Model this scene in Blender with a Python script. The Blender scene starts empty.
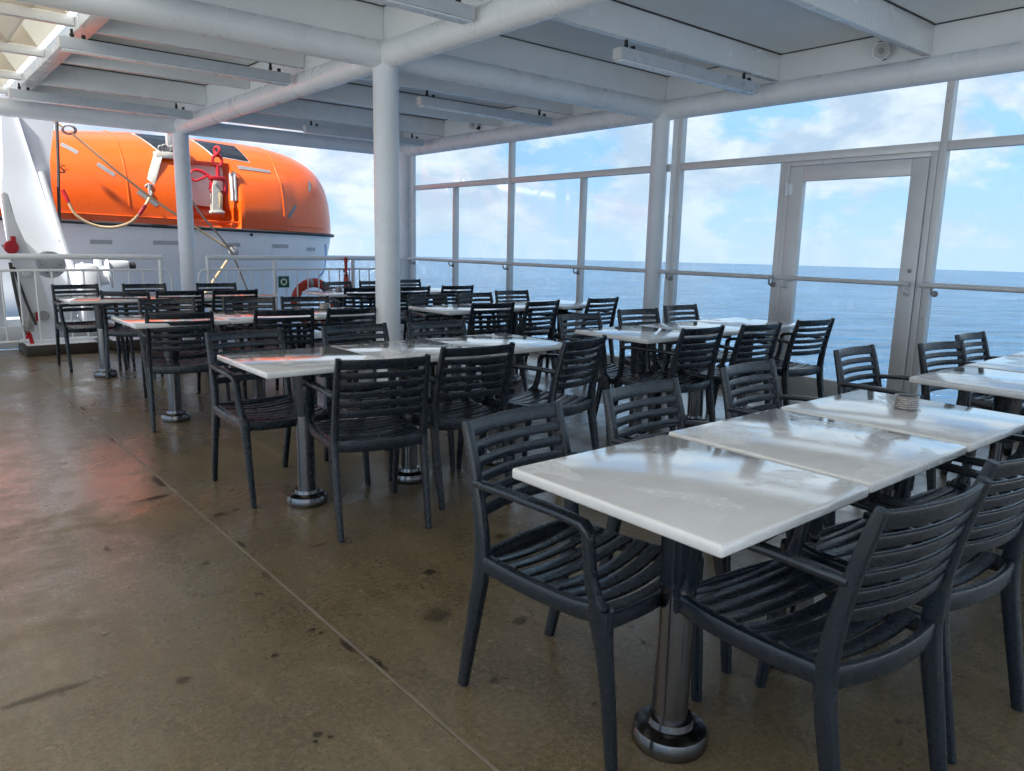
import bpy, bmesh, math, random
from mathutils import Vector, Matrix
random.seed(7)
S = bpy.context.scene
COL = S.collection
R = math.radians

# ------------------------------------------------------------------ materials
def new_mat(name):
    m = bpy.data.materials.new(name); m.use_nodes = True
    nt = m.node_tree; nt.nodes.clear()
    return m, nt
def node(nt, t, **kw):
    n = nt.nodes.new(t)
    for k, v in kw.items():
        if k in n.inputs.keys(): n.inputs[k].default_value = v
        else: setattr(n, k, v)
    return n
def noise(nt, vec, scale, detail=4.0, rough=0.55, dist=0.0):
    n = node(nt, 'ShaderNodeTexNoise'); n.inputs['Scale'].default_value = scale
    n.inputs['Detail'].default_value = detail; n.inputs['Roughness'].default_value = rough
    n.inputs['Distortion'].default_value = dist
    nt.links.new(vec, n.inputs['Vector']); return n.outputs['Fac']
def ramp(nt, fac, stops):
    r = node(nt, 'ShaderNodeValToRGB'); e = r.color_ramp.elements
    while len(e) < len(stops): e.new(0.5)
    for el, (p, c) in zip(e, stops):
        el.position = p; el.color = (c, c, c, 1) if not isinstance(c, (tuple, list)) else (*c, 1)
    nt.links.new(fac, r.inputs['Fac']); return r.outputs['Color']
def mapr(nt, fac, a, b, lo, hi):
    r = node(nt, 'ShaderNodeMapRange'); nt.links.new(fac, r.inputs['Value'])
    for k, v in (('From Min', a), ('From Max', b), ('To Min', lo), ('To Max', hi)): r.inputs[k].default_value = v
    return r.outputs['Result']
def mixc(nt, fac, a, b, mode='MIX'):
    m = node(nt, 'ShaderNodeMix', data_type='RGBA', blend_type=mode)
    if isinstance(fac, (int, float)): m.inputs[0].default_value = fac
    else: nt.links.new(fac, m.inputs[0])
    for i, v in ((6, a), (7, b)):
        if isinstance(v, (tuple, list)): m.inputs[i].default_value = (*v, 1)
        else: nt.links.new(v, m.inputs[i])
    return m.outputs[2]
def bump(nt, h, strength, dist):
    b = node(nt, 'ShaderNodeBump'); b.inputs['Strength'].default_value = strength; b.inputs['Distance'].default_value = dist
    nt.links.new(h, b.inputs['Height']); return b.outputs['Normal']
def paint(name, col, rough=0.45, var=0.12, scale=3.0, metallic=0.0, bmp=0.0, bscale=60.0, dirt=None, spec=0.5, coat=0.0):
    """a painted / plastic / metal surface with slight wear in colour and gloss"""
    m, nt = new_mat(name)
    out = node(nt, 'ShaderNodeOutputMaterial'); p = node(nt, 'ShaderNodeBsdfPrincipled')
    nt.links.new(p.outputs[0], out.inputs[0])
    tc = node(nt, 'ShaderNodeNewGeometry').outputs['Position']
    f = noise(nt, tc, scale, 5, 0.6)
    c0 = tuple(max(0, x * (1 - var)) for x in col); c1 = tuple(min(1, x * (1 + var)) for x in col)
    c = mixc(nt, mapr(nt, f, .3, .7, 0, 1), c0, c1)
    if dirt:
        d = noise(nt, tc, dirt[1], 6, 0.7, 0.4)
        c = mixc(nt, mapr(nt, d, dirt[2], dirt[2] + .12, 0, dirt[3]), c, dirt[0])
    nt.links.new(c, p.inputs['Base Color'])
    nt.links.new(mapr(nt, noise(nt, tc, scale * 2.7, 4), .3, .7, rough * .75, min(1, rough * 1.25)), p.inputs['Roughness'])
    p.inputs['Metallic'].default_value = metallic; p.inputs['Specular IOR Level'].default_value = spec
    p.inputs['Coat Weight'].default_value = coat; p.inputs['Coat Roughness'].default_value = .12
    if bmp:
        nt.links.new(bump(nt, noise(nt, tc, bscale, 3), bmp, 0.002), p.inputs['Normal'])
    return m
M = {}
M['chair'] = paint('chair_resin', (.0095, .0165, .0255), .28, .12, 7, spec=.6)
M['steel'] = paint('brushed_steel', (.20, .20, .205), .20, .06, 12, metallic=1)
M['plate'] = paint('dark_bracket', (.03, .034, .04), .5)
M['white'] = paint('white_paint', (.78, .82, .85), .30, .05, 1.6, bmp=.12, bscale=30, dirt=((.58, .58, .56), 2.2, .64, .25))
M['panel'] = paint('ceiling_panel', (.76, .80, .82), .42, .05, 1.2, dirt=((.47, .47, .44), 1.5, .62, .35))
M['joist'] = paint('joist_paint', (.76, .80, .82), .24, .05, 2, dirt=((.55, .53, .48), 4, .66, .3))
M['alu'] = paint('anodised_aluminium', (.70, .71, .71), .36, .05, 3, metallic=.12)
M['rail'] = paint('rail_paint', (.82, .84, .85), .35, .05, 3, dirt=((.42, .34, .26), 9, .68, .5))
M['lens'] = paint('lamp_lens', (.80, .84, .88), .3, .03)
M['lampbody'] = paint('lamp_housing', (.50, .55, .60), .3, .06, 4)
M['black'] = paint('black_rubber', (.02, .021, .024), .55)
M['dark'] = paint('seam_gap', (.05, .05, .052), .7)
M['orange'] = paint('orange_gelcoat', (.70, .098, .006), .3, .06, 1.6, dirt=((.60, .11, .02), 5.0, .64, .4), coat=.3)
M['hull'] = paint('white_gelcoat', (.80, .81, .82), .35, .05, .9, dirt=((.42, .41, .40), 1.6, .60, .35), coat=.2)
M['strip'] = paint('reflective_tape', (.40, .42, .43), .4, .1, 20)
M['window'] = paint('tinted_window', (.035, .045, .06), .08, .1)
M['grey'] = paint('grey_metal', (.30, .30, .29), .5, .2, 14, dirt=((.16, .09, .05), 11, .58, .7))
M['red'] = paint('red_paint', (.42, .012, .02), .38, .15, 9)
M['orangered'] = paint('lifebuoy_orange', (.50, .045, .018), .45, .1, 6)
M['rope'] = paint('tan_rope', (.46, .34, .20), .8, .2, 40, bmp=.6, bscale=300)
M['darkrope'] = paint('dark_wire', (.05, .046, .042), .65, .2, 40)
M['strap'] = paint('webbing', (.50, .48, .43), .8, .2, 18, dirt=((.2, .18, .15), 14, .55, .6))
M['green'] = paint('sign_green', (.01, .10, .045), .4, .05)
M['signwhite'] = paint('sign_white', (.75, .78, .76), .4, .03)
M['kerb'] = paint('kerb_coating', (.045, .036, .028), .5, .2, 5)
M['blue'] = paint('blue_rope', (.02, .06, .14), .7, .15, 20)
M['ash'] = paint('ridged_ashtray', (.42, .40, .39), .3, .2, 60, metallic=.6)
M['ship'] = paint('ship_side', (.7, .72, .74), .4, .05, .4)
M['davit'] = paint('davit_paint', (.66, .69, .72), .4, .05, 1.5, dirt=((.36, .33, .29), 5, .64, .5))
M['sheave'] = paint('sheave_paint', (.46, .48, .49), .4, .12, 8, dirt=((.2, .17, .14), 14, .6, .6))

# glass
m, nt = new_mat('clear_pane'); out = node(nt, 'ShaderNodeOutputMaterial')
tr = node(nt, 'ShaderNodeBsdfTransparent'); gl = node(nt, 'ShaderNodeBsdfGlossy', Roughness=.02)
df = node(nt, 'ShaderNodeBsdfDiffuse'); df.inputs[0].default_value = (.6, .63, .66, 1)
tr.inputs[0].default_value = (.93, .965, .975, 1)
fr0 = node(nt, 'ShaderNodeFresnel', IOR=1.45); geo = node(nt, 'ShaderNodeNewGeometry')
fr = node(nt, 'ShaderNodeMath', operation='MULTIPLY'); inv_ = node(nt, 'ShaderNodeMath', operation='SUBTRACT'); inv_.inputs[0].default_value = 1
nt.links.new(geo.outputs['Backfacing'], inv_.inputs[1]); nt.links.new(fr0.outputs[0], fr.inputs[0]); nt.links.new(inv_.outputs[0], fr.inputs[1])
mx = node(nt, 'ShaderNodeMixShader'); nt.links.new(fr.outputs[0], mx.inputs[0]); nt.links.new(tr.outputs[0], mx.inputs[1]); nt.links.new(gl.outputs[0], mx.inputs[2])
pos = node(nt, 'ShaderNodeNewGeometry').outputs['Position']
mp = node(nt, 'ShaderNodeMapping'); mp.inputs['Scale'].default_value = (1, 5, .8); nt.links.new(pos, mp.inputs[0])
salt = mapr(nt, noise(nt, mp.outputs[0], 5, 6, .7), .55, .85, .0, .05)
mx2 = node(nt, 'ShaderNodeMixShader'); nt.links.new(salt, mx2.inputs[0]); nt.links.new(mx.outputs[0], mx2.inputs[1]); nt.links.new(df.outputs[0], mx2.inputs[2])
nt.links.new(mx2.outputs[0], out.inputs[0]); M['glass'] = m

# translucent roof sheet
m, nt = new_mat('translucent_sheet'); out = node(nt, 'ShaderNodeOutputMaterial')
t = node(nt, 'ShaderNodeBsdfTranslucent'); t.inputs[0].default_value = (.46, .43, .37, 1)
d = node(nt, 'ShaderNodeBsdfDiffuse'); d.inputs[0].default_value = (.62, .58, .50, 1)
mx = node(nt, 'ShaderNodeMixShader', Fac=.35); nt.links.new(t.outputs[0], mx.inputs[1]); nt.links.new(d.outputs[0], mx.inputs[2])
nt.links.new(mx.outputs[0], out.inputs[0]); M['sheet'] = m

# wet table top: pale speckled laminate with a broken film of water
m, nt = new_mat('pale_laminate'); out = node(nt, 'ShaderNodeOutputMaterial'); p = node(nt, 'ShaderNodeBsdfPrincipled')
nt.links.new(p.outputs[0], out.inputs[0])
pos = node(nt, 'ShaderNodeNewGeometry').outputs['Position']
vein = noise(nt, pos, 7, 8, .68, 1.2)
c = mixc(nt, mapr(nt, vein, .40, .65, 0, 1), (.69, .71, .72), (.74, .76, .77))
c = mixc(nt, mapr(nt, noise(nt, pos, 220, 3, .7), .52, .70, 0, .35), c, (.52, .52, .51))
nt.links.new(c, p.inputs['Base Color'])
wet = noise(nt, pos, 3.6, 10, .60, .9)
film = mapr(nt, wet, .415, .445, 0, 1)
rfine = mapr(nt, noise(nt, pos, 30, 4), .35, .65, .16, .30)
rm = node(nt, 'ShaderNodeMix', data_type='FLOAT'); nt.links.new(film, rm.inputs[0]); nt.links.new(rfine, rm.inputs[2]); rm.inputs[3].default_value = .06
nt.links.new(rm.outputs[0], p.inputs['Roughness'])
nt.links.new(mapr(nt, film, 0, 1, .1, 1.0), p.inputs['Coat Weight']); p.inputs['Coat Roughness'].default_value = .055
p.inputs['Specular IOR Level'].default_value = .75
mpn = node(nt, 'ShaderNodeMapping'); mpn.inputs['Scale'].default_value = (1, 1, .2); nt.links.new(pos, mpn.inputs[0])
hh = node(nt, 'ShaderNodeMath', operation='MULTIPLY_ADD'); nt.links.new(noise(nt, mpn.outputs[0], 120, 4, .65), hh.inputs[0]); hh.inputs[1].default_value = .55; nt.links.new(noise(nt, mpn.outputs[0], 36, 3), hh.inputs[2])
hf = node(nt, 'ShaderNodeMath', operation='MULTIPLY_ADD'); nt.links.new(film, hf.inputs[0]); hf.inputs[1].default_value = .35; nt.links.new(hh.outputs[0], hf.inputs[2])
bn_ = bump(nt, hf.outputs[0], .24, .0012); nt.links.new(bn_, p.inputs['Normal']); nt.links.new(bn_, p.inputs['Coat Normal']); M['top'] = m

# wet deck coating: olive brown, worn, stained, with a broken film of water
def deck_mat(name, ca, cb, cc):
    m, nt = new_mat(name); out = node(nt, 'ShaderNodeOutputMaterial'); p = node(nt, 'ShaderNodeBsdfPrincipled')
    nt.links.new(p.outputs[0], out.inputs[0])
    pos = node(nt, 'ShaderNodeNewGeometry').outputs['Position']
    def stretch(sx_, sy_, rot=0):
        q = node(nt, 'ShaderNodeMapping'); q.inputs['Scale'].default_value = (sx_, sy_, 1); q.inputs['Rotation'].default_value = (0, 0, rot); nt.links.new(pos, q.inputs[0]); return q.outputs[0]
    def absband(f, c0, w):
        a = node(nt, 'ShaderNodeMath', operation='SUBTRACT'); nt.links.new(f, a.inputs[0]); a.inputs[1].default_value = c0
        b = node(nt, 'ShaderNodeMath', operation='ABSOLUTE'); nt.links.new(a.outputs[0], b.inputs[0])
        return mapr(nt, b.outputs[0], 0, w, 1, 0)
    def mul(a, b):
        q = node(nt, 'ShaderNodeMath', operation='MULTIPLY'); nt.links.new(a, q.inputs[0])
        if isinstance(b, float): q.inputs[1].default_value = b
        else: nt.links.new(b, q.inputs[1])
        return q.outputs[0]
    big = noise(nt, pos, .6, 6, .62, .5)
    mid = noise(nt, pos, 2.6, 9, .70, .6)
    c = mixc(nt, mapr(nt, big, .36, .64, 0, 1), ca, cb)
    c = mixc(nt, mapr(nt, mid, .46, .68, 0, .7), c, cc)
    c = mixc(nt, mapr(nt, noise(nt, stretch(3.2, .5, .12), 2.2, 7, .7, .3), .54, .74, 0, .5), c, tuple(min(1, v * 1.75) for v in cb))
    c = mixc(nt, mapr(nt, noise(nt, pos, 52, 5, .75), .46, .66, 0, .6), c, tuple(v * 1.6 for v in cb))
    c = mixc(nt, mapr(nt, noise(nt, pos, 95, 4, .75), .53, .64, 0, .7), c, tuple(v * .40 for v in ca))
    rim = mul(absband(noise(nt, pos, 1.7, 7, .6, .8), .55, .006), mapr(nt, noise(nt, pos, .9, 2), .48, .60, 0, .55))
    c = mixc(nt, rim, c, (.030, .025, .018))
    stain = mapr(nt, noise(nt, pos, 4.2, 6, .66, 1.4), .665, .70, 0, .8)
    c = mixc(nt, stain, c, (.022, .018, .014))
    vo = node(nt, 'ShaderNodeTexVoronoi'); vo.inputs['Scale'].default_value = 2.6; vo.inputs['Randomness'].default_value = 1.0
    wob = node(nt, 'ShaderNodeMix', data_type='VECTOR'); wob.inputs[0].default_value = .05
    nz = node(nt, 'ShaderNodeTexNoise'); nz.inputs['Scale'].default_value = 26; nt.links.new(pos, nz.inputs['Vector'])
    nt.links.new(pos, wob.inputs[4]); nt.links.new(nz.outputs['Color'], wob.inputs[5]); nt.links.new(wob.outputs[1], vo.inputs['Vector'])
    sep = node(nt, 'ShaderNodeSeparateXYZ'); nt.links.new(vo.outputs['Color'], sep.inputs[0])
    rad = mapr(nt, sep.outputs[0], .45, 1, 0, .085)
    dif = node(nt, 'ShaderNodeMath', operation='SUBTRACT'); nt.links.new(rad, dif.inputs[0]); nt.links.new(vo.outputs['Distance'], dif.inputs[1])
    spot = mapr(nt, dif.outputs[0], -.004, .012, 0, .7)
    c = mixc(nt, spot, c, (.024, .020, .016))
    nt.links.new(c, p.inputs['Base Color'])
    w1 = noise(nt, pos, .75, 6, .64, .7); w2 = noise(nt, pos, 7.0, 6, .68)
    ws = node(nt, 'ShaderNodeMath', operation='MULTIPLY_ADD'); nt.links.new(w2, ws.inputs[0]); ws.inputs[1].default_value = .45; nt.links.new(w1, ws.inputs[2])
    nt.links.new(mapr(nt, ws.outputs[0], .62, .86, .20, .46), p.inputs['Roughness'])
    nt.links.new(mapr(nt, ws.outputs[0], .68, .84, .75, .06), p.inputs['Coat Weight'])
    nt.links.new(mapr(nt, w2, .35, .65, .09, .22), p.inputs['Coat Roughness'])
    hb = node(nt, 'ShaderNodeMath', operation='MULTIPLY_ADD'); nt.links.new(noise(nt, pos, 130, 3, .7), hb.inputs[0]); hb.inputs[1].default_value = .4; nt.links.new(noise(nt, pos, 10, 5), hb.inputs[2])
    nt.links.new(bump(nt, hb.outputs[0], .5, .004), p.inputs['Normal'])
    hc = node(nt, 'ShaderNodeMath', operation='MULTIPLY_ADD'); nt.links.new(noise(nt, pos, 150, 3, .7), hc.inputs[0]); hc.inputs[1].default_value = .45; nt.links.new(noise(nt, pos, 16, 4), hc.inputs[2])
    nt.links.new(bump(nt, hc.outputs[0], .35, .0035), p.inputs['Coat Normal'])
    return m
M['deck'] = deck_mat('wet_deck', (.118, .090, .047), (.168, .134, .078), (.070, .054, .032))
M['bouncedeck'] = deck_mat('pale_bounce_deck', (.42, .45, .47), (.50, .53, .55), (.38, .41, .43))  # pale tone so the added deck sheet bounces more sunlight

# sea
m, nt = new_mat('sea_water'); out = node(nt, 'ShaderNodeOutputMaterial'); p = node(nt, 'ShaderNodeBsdfPrincipled')
nt.links.new(p.outputs[0], out.inputs[0])
pos = node(nt, 'ShaderNodeNewGeometry').outputs['Position']
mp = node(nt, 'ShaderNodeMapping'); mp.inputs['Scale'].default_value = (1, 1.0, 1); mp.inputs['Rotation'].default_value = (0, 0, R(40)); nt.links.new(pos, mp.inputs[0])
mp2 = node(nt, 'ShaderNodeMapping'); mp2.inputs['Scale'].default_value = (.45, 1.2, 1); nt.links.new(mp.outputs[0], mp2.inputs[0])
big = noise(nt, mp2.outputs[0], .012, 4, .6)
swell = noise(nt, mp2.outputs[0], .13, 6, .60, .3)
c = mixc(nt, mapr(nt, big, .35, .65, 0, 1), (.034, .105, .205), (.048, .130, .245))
c = mixc(nt, mapr(nt, noise(nt, mp2.outputs[0], .10, 8, .68, .4), .44, .62, 0, .75), c, (.020, .062, .125))  # dark side of the ripples painted into the water colour
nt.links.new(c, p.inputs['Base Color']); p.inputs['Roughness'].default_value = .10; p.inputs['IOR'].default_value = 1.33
nt.links.new(bump(nt, swell, 1.0, 14.0), p.inputs['Normal']); M['sea'] = m

# ------------------------------------------------------------------ mesh helpers
def build(name, bm, mat, parent=None, smooth=35, loc=None):
    me = bpy.data.meshes.new(name)
    bmesh.ops.recalc_face_normals(bm, faces=bm.faces[:])
    bm.to_mesh(me); bm.free()
    me.materials.append(M[mat] if isinstance(mat, str) else mat)
    if smooth:
        for f in me.polygons: f.use_smooth = True
        me.set_sharp_from_angle(angle=R(smooth))
    o = bpy.data.objects.new(name, me); COL.objects.link(o)
    if parent: o.parent = parent
    if loc: o.location = loc
    return o
def thing(name, label, cat, loc=(0, 0, 0), rz=0, group=None):
    o = bpy.data.objects.new(name, None); COL.objects.link(o)
    o.location = loc; o.rotation_euler = (0, 0, rz); o.empty_display_size = .1
    return tag(o, label, cat, group)
def tag(o, label, cat, group=None):
    o['label'] = label; o['category'] = cat
    if group: o['group'] = group
    return o
def struct(o, label=None):
    o['kind'] = 'structure'
    return o
def box(bm, x0, x1, y0, y1, z0, z1, bev=0.0, seg=2):
    b = bmesh.new()
    vs = [b.verts.new((x, y, z)) for x in (x0, x1) for y in (y0, y1) for z in (z0, z1)]
    for f in ((0, 1, 3, 2), (4, 6, 7, 5), (0, 4, 5, 1), (2, 3, 7, 6), (0, 2, 6, 4), (1, 5, 7, 3)): b.faces.new([vs[i] for i in f])
    if bev: bmesh.ops.bevel(b, geom=b.edges[:], offset=bev, segments=seg, affect='EDGES', profile=.5)
    merge(bm, b)
def merge(bm, b):
    me = bpy.data.meshes.new('tmp'); b.to_mesh(me); b.free(); bm.from_mesh(me); bpy.data.meshes.remove(me)
def smooth_path(pts, n=4):
    P = [Vector(p) for p in pts]; out = []
    for i in range(len(P) - 1):
        p0 = P[i - 1] if i else P[0] * 2 - P[1]; p1 = P[i]; p2 = P[i + 1]; p3 = P[i + 2] if i + 2 < len(P) else P[-1] * 2 - P[-2]
        for k in range(n):
            t = k / n
            out.append(.5 * ((2 * p1) + (p2 - p0) * t + (2 * p0 - 5 * p1 + 4 * p2 - p3) * t * t + (3 * p1 - p0 - 3 * p2 + p3) * t ** 3))
    out.append(P[-1]); return out
def sweep(bm, pts, side, size, rnd=.35, closed=False):
    """rounded-rectangle section swept along pts; side = direction of the width; size = (w,h) or list per point"""
    P = [Vector(p) for p in pts]; n = len(P); rings = []
    for i in range(n):
        t = (P[min(i + 1, n - 1)] - P[max(i - 1, 0)]).normalized()
        s = Vector(side); s = (s - t * s.dot(t)).normalized(); u = t.cross(s)
        w, h = size[min(i, len(size) - 1)] if isinstance(size, list) else size
        r = rnd * min(w, h)
        ring = []
        for sx, sy in ((1, 1), (-1, 1), (-1, -1), (1, -1)):
            cx, cy = sx * (w / 2 - r), sy * (h / 2 - r)
            a0 = {(1, 1): 0, (-1, 1): 90, (-1, -1): 180, (1, -1): 270}[(sx, sy)]
            for k in range(3):
                a = R(a0 + 45 * k); ring.append(bm.verts.new(P[i] + s * (cx + r * math.cos(a)) + u * (cy + r * math.sin(a))))
        rings.append(ring)
    m = len(rings[0])
    for a, b in zip(rings, rings[1:]):
        for k in range(m): bm.faces.new((a[k], a[(k + 1) % m], b[(k + 1) % m], b[k]))
    bm.faces.new(rings[0][::-1]); bm.faces.new(rings[-1])
def tube(bm, pts, r, n=12, caps=True):
    P = [Vector(p) for p in pts]; rings = []
    ref = None
    for i in range(len(P)):
        t = (P[min(i + 1, len(P) - 1)] - P[max(i - 1, 0)]).normalized()
        if ref is None: ref = Vector((0, 0, 1)) if abs(t.z) < .9 else Vector((1, 0, 0))
        s = (ref - t * ref.dot(t)).normalized(); ref = s; u = t.cross(s)
        rr = r[i] if isinstance(r, (list, tuple)) else r
        rings.append([bm.verts.new(P[i] + s * rr * math.cos(2 * math.pi * k / n) + u * rr * math.sin(2 * math.pi * k / n)) for k in range(n)])
    for a, b in zip(rings, rings[1:]):
        for k in range(n): bm.faces.new((a[k], a[(k + 1) % n], b[(k + 1) % n], b[k]))
    if caps: bm.faces.new(rings[0][::-1]); bm.faces.new(rings[-1])
def lathe(bm, prof, n=32, mat=None):
    """profile [(r,z)...] round the z axis; mat maps the result"""
    rings = []
    for r, z in prof:
        rings.append([bm.verts.new((max(r, 1e-4) * math.cos(2 * math.pi * k / n), max(r, 1e-4) * math.sin(2 * math.pi * k / n), z)) for k in range(n)])
    for a, b in zip(rings, rings[1:]):
        for k in range(n): bm.faces.new((a[k], a[(k + 1) % n], b[(k + 1) % n], b[k]))
    bm.faces.new(rings[0][::-1]); bm.faces.new(rings[-1])
    if mat:
        for ring in rings:
            for v in ring: v.co = mat @ v.co
def prism(bm, poly, y0, y1, bev=0.0):
    b = bmesh.new()
    a = [b.verts.new((x, y0, z)) for x, z in poly]; c = [b.verts.new((x, y1, z)) for x, z in poly]
    n = len(poly)
    b.faces.new(a); b.faces.new(c[::-1])
    for k in range(n): b.faces.new((a[k], c[k], c[(k + 1) % n], a[(k + 1) % n]))
    if bev: bmesh.ops.bevel(b, geom=b.edges[:], offset=bev, segments=2, affect='EDGES')
    merge(bm, b)
def aim(p, d, up=(0, 0, 1)):
    q = Vector(d).to_track_quat('Z', 'Y'); return Matrix.Translation(Vector(p)) @ q.to_matrix().to_4x4()
def copy_thing(root, loc, rz, label):
    c = root.copy(); COL.objects.link(c); c.location = loc; c.rotation_euler = (0, 0, rz); c['label'] = label
    for ch in root.children:
        d = ch.copy(); COL.objects.link(d); d.parent = c
        for g in ch.children:
            e = g.copy(); COL.objects.link(e); e.parent = d
    return c

# ------------------------------------------------------------------ camera
cam = bpy.data.cameras.new('camera'); co = bpy.data.objects.new('camera', cam); COL.objects.link(co); S.camera = co
F_PX, YAW, PIT, ROL, HC = 750.4, R(39.956), R(10.650), R(-1.212), 1.31
f = Vector((math.sin(YAW) * math.cos(PIT), math.cos(YAW) * math.cos(PIT), -math.sin(PIT)))
rt = Vector((math.cos(YAW), -math.sin(YAW), 0)); d = f.cross(rt)
rr = math.cos(ROL) * rt + math.sin(ROL) * d; dd = -math.sin(ROL) * rt + math.cos(ROL) * d
mw = Matrix.Identity(4)
for i in range(3): mw[i][0] = rr[i]; mw[i][1] = -dd[i]; mw[i][2] = -f[i]
mw[2][3] = HC; co.matrix_world = mw
cam.sensor_fit = 'HORIZONTAL'; cam.sensor_width = 36; cam.lens = 36 * F_PX / 1024; cam.clip_end = 6000; cam.clip_start = .05

# ------------------------------------------------------------------ setting: deck, ship side, sea
XW = 6.2           # glass screen plane
YR = 9.75          # end railing
bm = bmesh.new(); box(bm, -9, 6.42, -7, 10.25, -.25, 0); struct(build('deck_floor', bm, 'deck', smooth=0))
# unseen pale deck sheet added behind the camera to bounce sunlight onto the ceiling
bm = bmesh.new(); box(bm, -8.9, 6.1, -6.99, -1.8, .001, .006); box(bm, -8.9, -3.3, -1.799, 10.2, .001, .006); struct(build('bounce_deck_ground', bm, 'bouncedeck', smooth=0))
bpy.data.objects['bounce_deck_ground'].name = 'bounce_deck_floor'
bm = bmesh.new(); box(bm, -60, 6.35, -80, 10.15, -19, -.27); struct(build('ship_side_terrain', bm, 'ship', smooth=0))
bpy.data.objects['ship_side_terrain'].name = 'ship_hull_wall'
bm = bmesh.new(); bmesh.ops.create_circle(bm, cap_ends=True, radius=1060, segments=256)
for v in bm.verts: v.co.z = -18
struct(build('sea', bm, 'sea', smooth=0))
bm = bmesh.new()
sweep(bm, [(1.067, -7, .0035), (1.067, 8.5, .0035)], (1, 0, 0), (.011, .004)); 
struct(build('floor_seam', bm, paint('weld_bead', (.18, .155, .12), .4, .2, 9), smooth=0))
bm = bmesh.new(); box(bm, -9, 6.2, -7.2, -7.0, 0, 6.0); struct(build('bounce_wall', bm, 'white', smooth=0))  # unseen white wall added behind the camera to bounce light under the roof

# stains and scuffs with their own outlines on the deck coating
def stain_mat(name, col, amount):
    m, nt = new_mat(name); out = node(nt, 'ShaderNodeOutputMaterial'); p = node(nt, 'ShaderNodeBsdfPrincipled'); t = node(nt, 'ShaderNodeBsdfTransparent'); mx = node(nt, 'ShaderNodeMixShader')
    p.inputs['Base Color'].default_value = (*col, 1); p.inputs['Roughness'].default_value = .32
    g = node(nt, 'ShaderNodeTexCoord').outputs['Generated']; v = node(nt, 'ShaderNodeVectorMath', operation='SUBTRACT'); nt.links.new(g, v.inputs[0]); v.inputs[1].default_value = (.5, .5, 0)
    z = node(nt, 'ShaderNodeVectorMath', operation='MULTIPLY'); nt.links.new(v.outputs[0], z.inputs[0]); z.inputs[1].default_value = (1, 1, 0)
    l = node(nt, 'ShaderNodeVectorMath', operation='LENGTH'); nt.links.new(z.outputs[0], l.inputs[0])
    pos = node(nt, 'ShaderNodeNewGeometry').outputs['Position']
    q = node(nt, 'ShaderNodeMath', operation='MULTIPLY_ADD'); nt.links.new(noise(nt, pos, 60, 6, .72, .6), q.inputs[0]); q.inputs[1].default_value = -1.1; nt.links.new(mapr(nt, l.outputs['Value'], 0, .46, 1.0, 0), q.inputs[2])
    nt.links.new(mapr(nt, q.outputs[0], -.12, .22, 0, amount), mx.inputs[0]); nt.links.new(t.outputs[0], mx.inputs[1]); nt.links.new(p.outputs[0], mx.inputs[2]); nt.links.new(mx.outputs[0], out.inputs[0])
    return m
M['stain'] = stain_mat('dark_stain', (.030, .024, .017), .7); M['stain2'] = stain_mat('damp_stain', (.060, .045, .026), .5); M['chip'] = stain_mat('bare_chip', (.26, .23, .19), .9)
STN = [0]
def stain(x, y, rx, ry, rot, mat, jag=.45, n=46):
    rs = random.Random(int(x * 1000 + y * 77)); ph = [rs.uniform(0, 6.3) for _ in range(6)]; STN[0] += 1; z = .0022 + .00012 * (STN[0] % 12)
    bm = bmesh.new(); vs = []
    for k in range(n):
        a = 2 * math.pi * k / n; q = 1 + jag * (.5 * math.sin(2 * a + ph[0]) + .35 * math.sin(3 * a + ph[1]) + .3 * math.sin(5 * a + ph[2]) + .25 * math.sin(9 * a + ph[3]) + .2 * math.sin(14 * a + ph[4])) + rs.uniform(-.08, .08)
        u, v = rx * q * math.cos(a), ry * q * math.sin(a)
        vs.append(bm.verts.new((x + u * math.cos(rot) - v * math.sin(rot), y + u * math.sin(rot) + v * math.cos(rot), z)))
    bm.faces.new(vs); struct(build('floor_stain', bm, mat, smooth=0))
for q in ((1.045, 4.22, .022, .13, .05, 'stain'), (.95, 3.96, .11, .014, .35, 'stain'), (1.13, 3.53, .05, .018, .3, 'stain'), (1.22, 3.55, .022, .010, .2, 'stain'),
          (1.58, 2.38, .035, .025, .4, 'stain'), (1.40, 2.06, .07, .05, .6, 'stain2'), (.84, 2.16, .010, .014, 0, 'stain'), (1.005, 2.24, .018, .006, .4, 'stain'), (1.02, 2.20, .010, .005, .4, 'stain'),
          (1.052, 2.07, .010, .07, .03, 'stain'), (1.082, 1.93, .010, .06, -.03, 'stain'), (.78, 1.71, .020, .008, .5, 'stain'), (.80, 1.68, .008, .006, .5, 'stain'), (.76, 1.69, .007, .005, .5, 'stain'),
          (.57, 2.2, .03, .012, .7, 'stain2'), (1.31, 1.62, .016, .010, .3, 'stain'), (1.85, 1.49, .014, .012, 0, 'stain'), (1.47, 1.35, .011, .008, 0, 'stain'), (.24, 2.365, .16, .016, -.03, 'stain2'),
          (.45, 2.64, .016, .010, .3, 'chip'), (.70, 4.9, .03, .008, .5, 'chip'), (.86, 4.75, .02, .006, .4, 'chip'), (1.085, 3.1, .008, .05, 0, 'stain'), (1.05, 2.75, .007, .05, 0, 'stain2'), (1.085, 6.4, .015, .10, 0, 'stain'),
          (1.05, 5.3, .010, .09, 0, 'stain2'), (.9, 3.0, .05, .004, .9, 'stain2'), (.62, 3.4, .06, .004, 1.3, 'stain2'), (1.35, 2.9, .05, .004, .2, 'stain2'), (1.62, 1.85, .04, .03, .5, 'stain2'), (2.05, 2.5, .05, .03, .2, 'stain2')):
    stain(q[0], q[1], q[2] * 1.6 + .006, q[3] * 1.6 + .006, q[4], q[5], .25)
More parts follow.
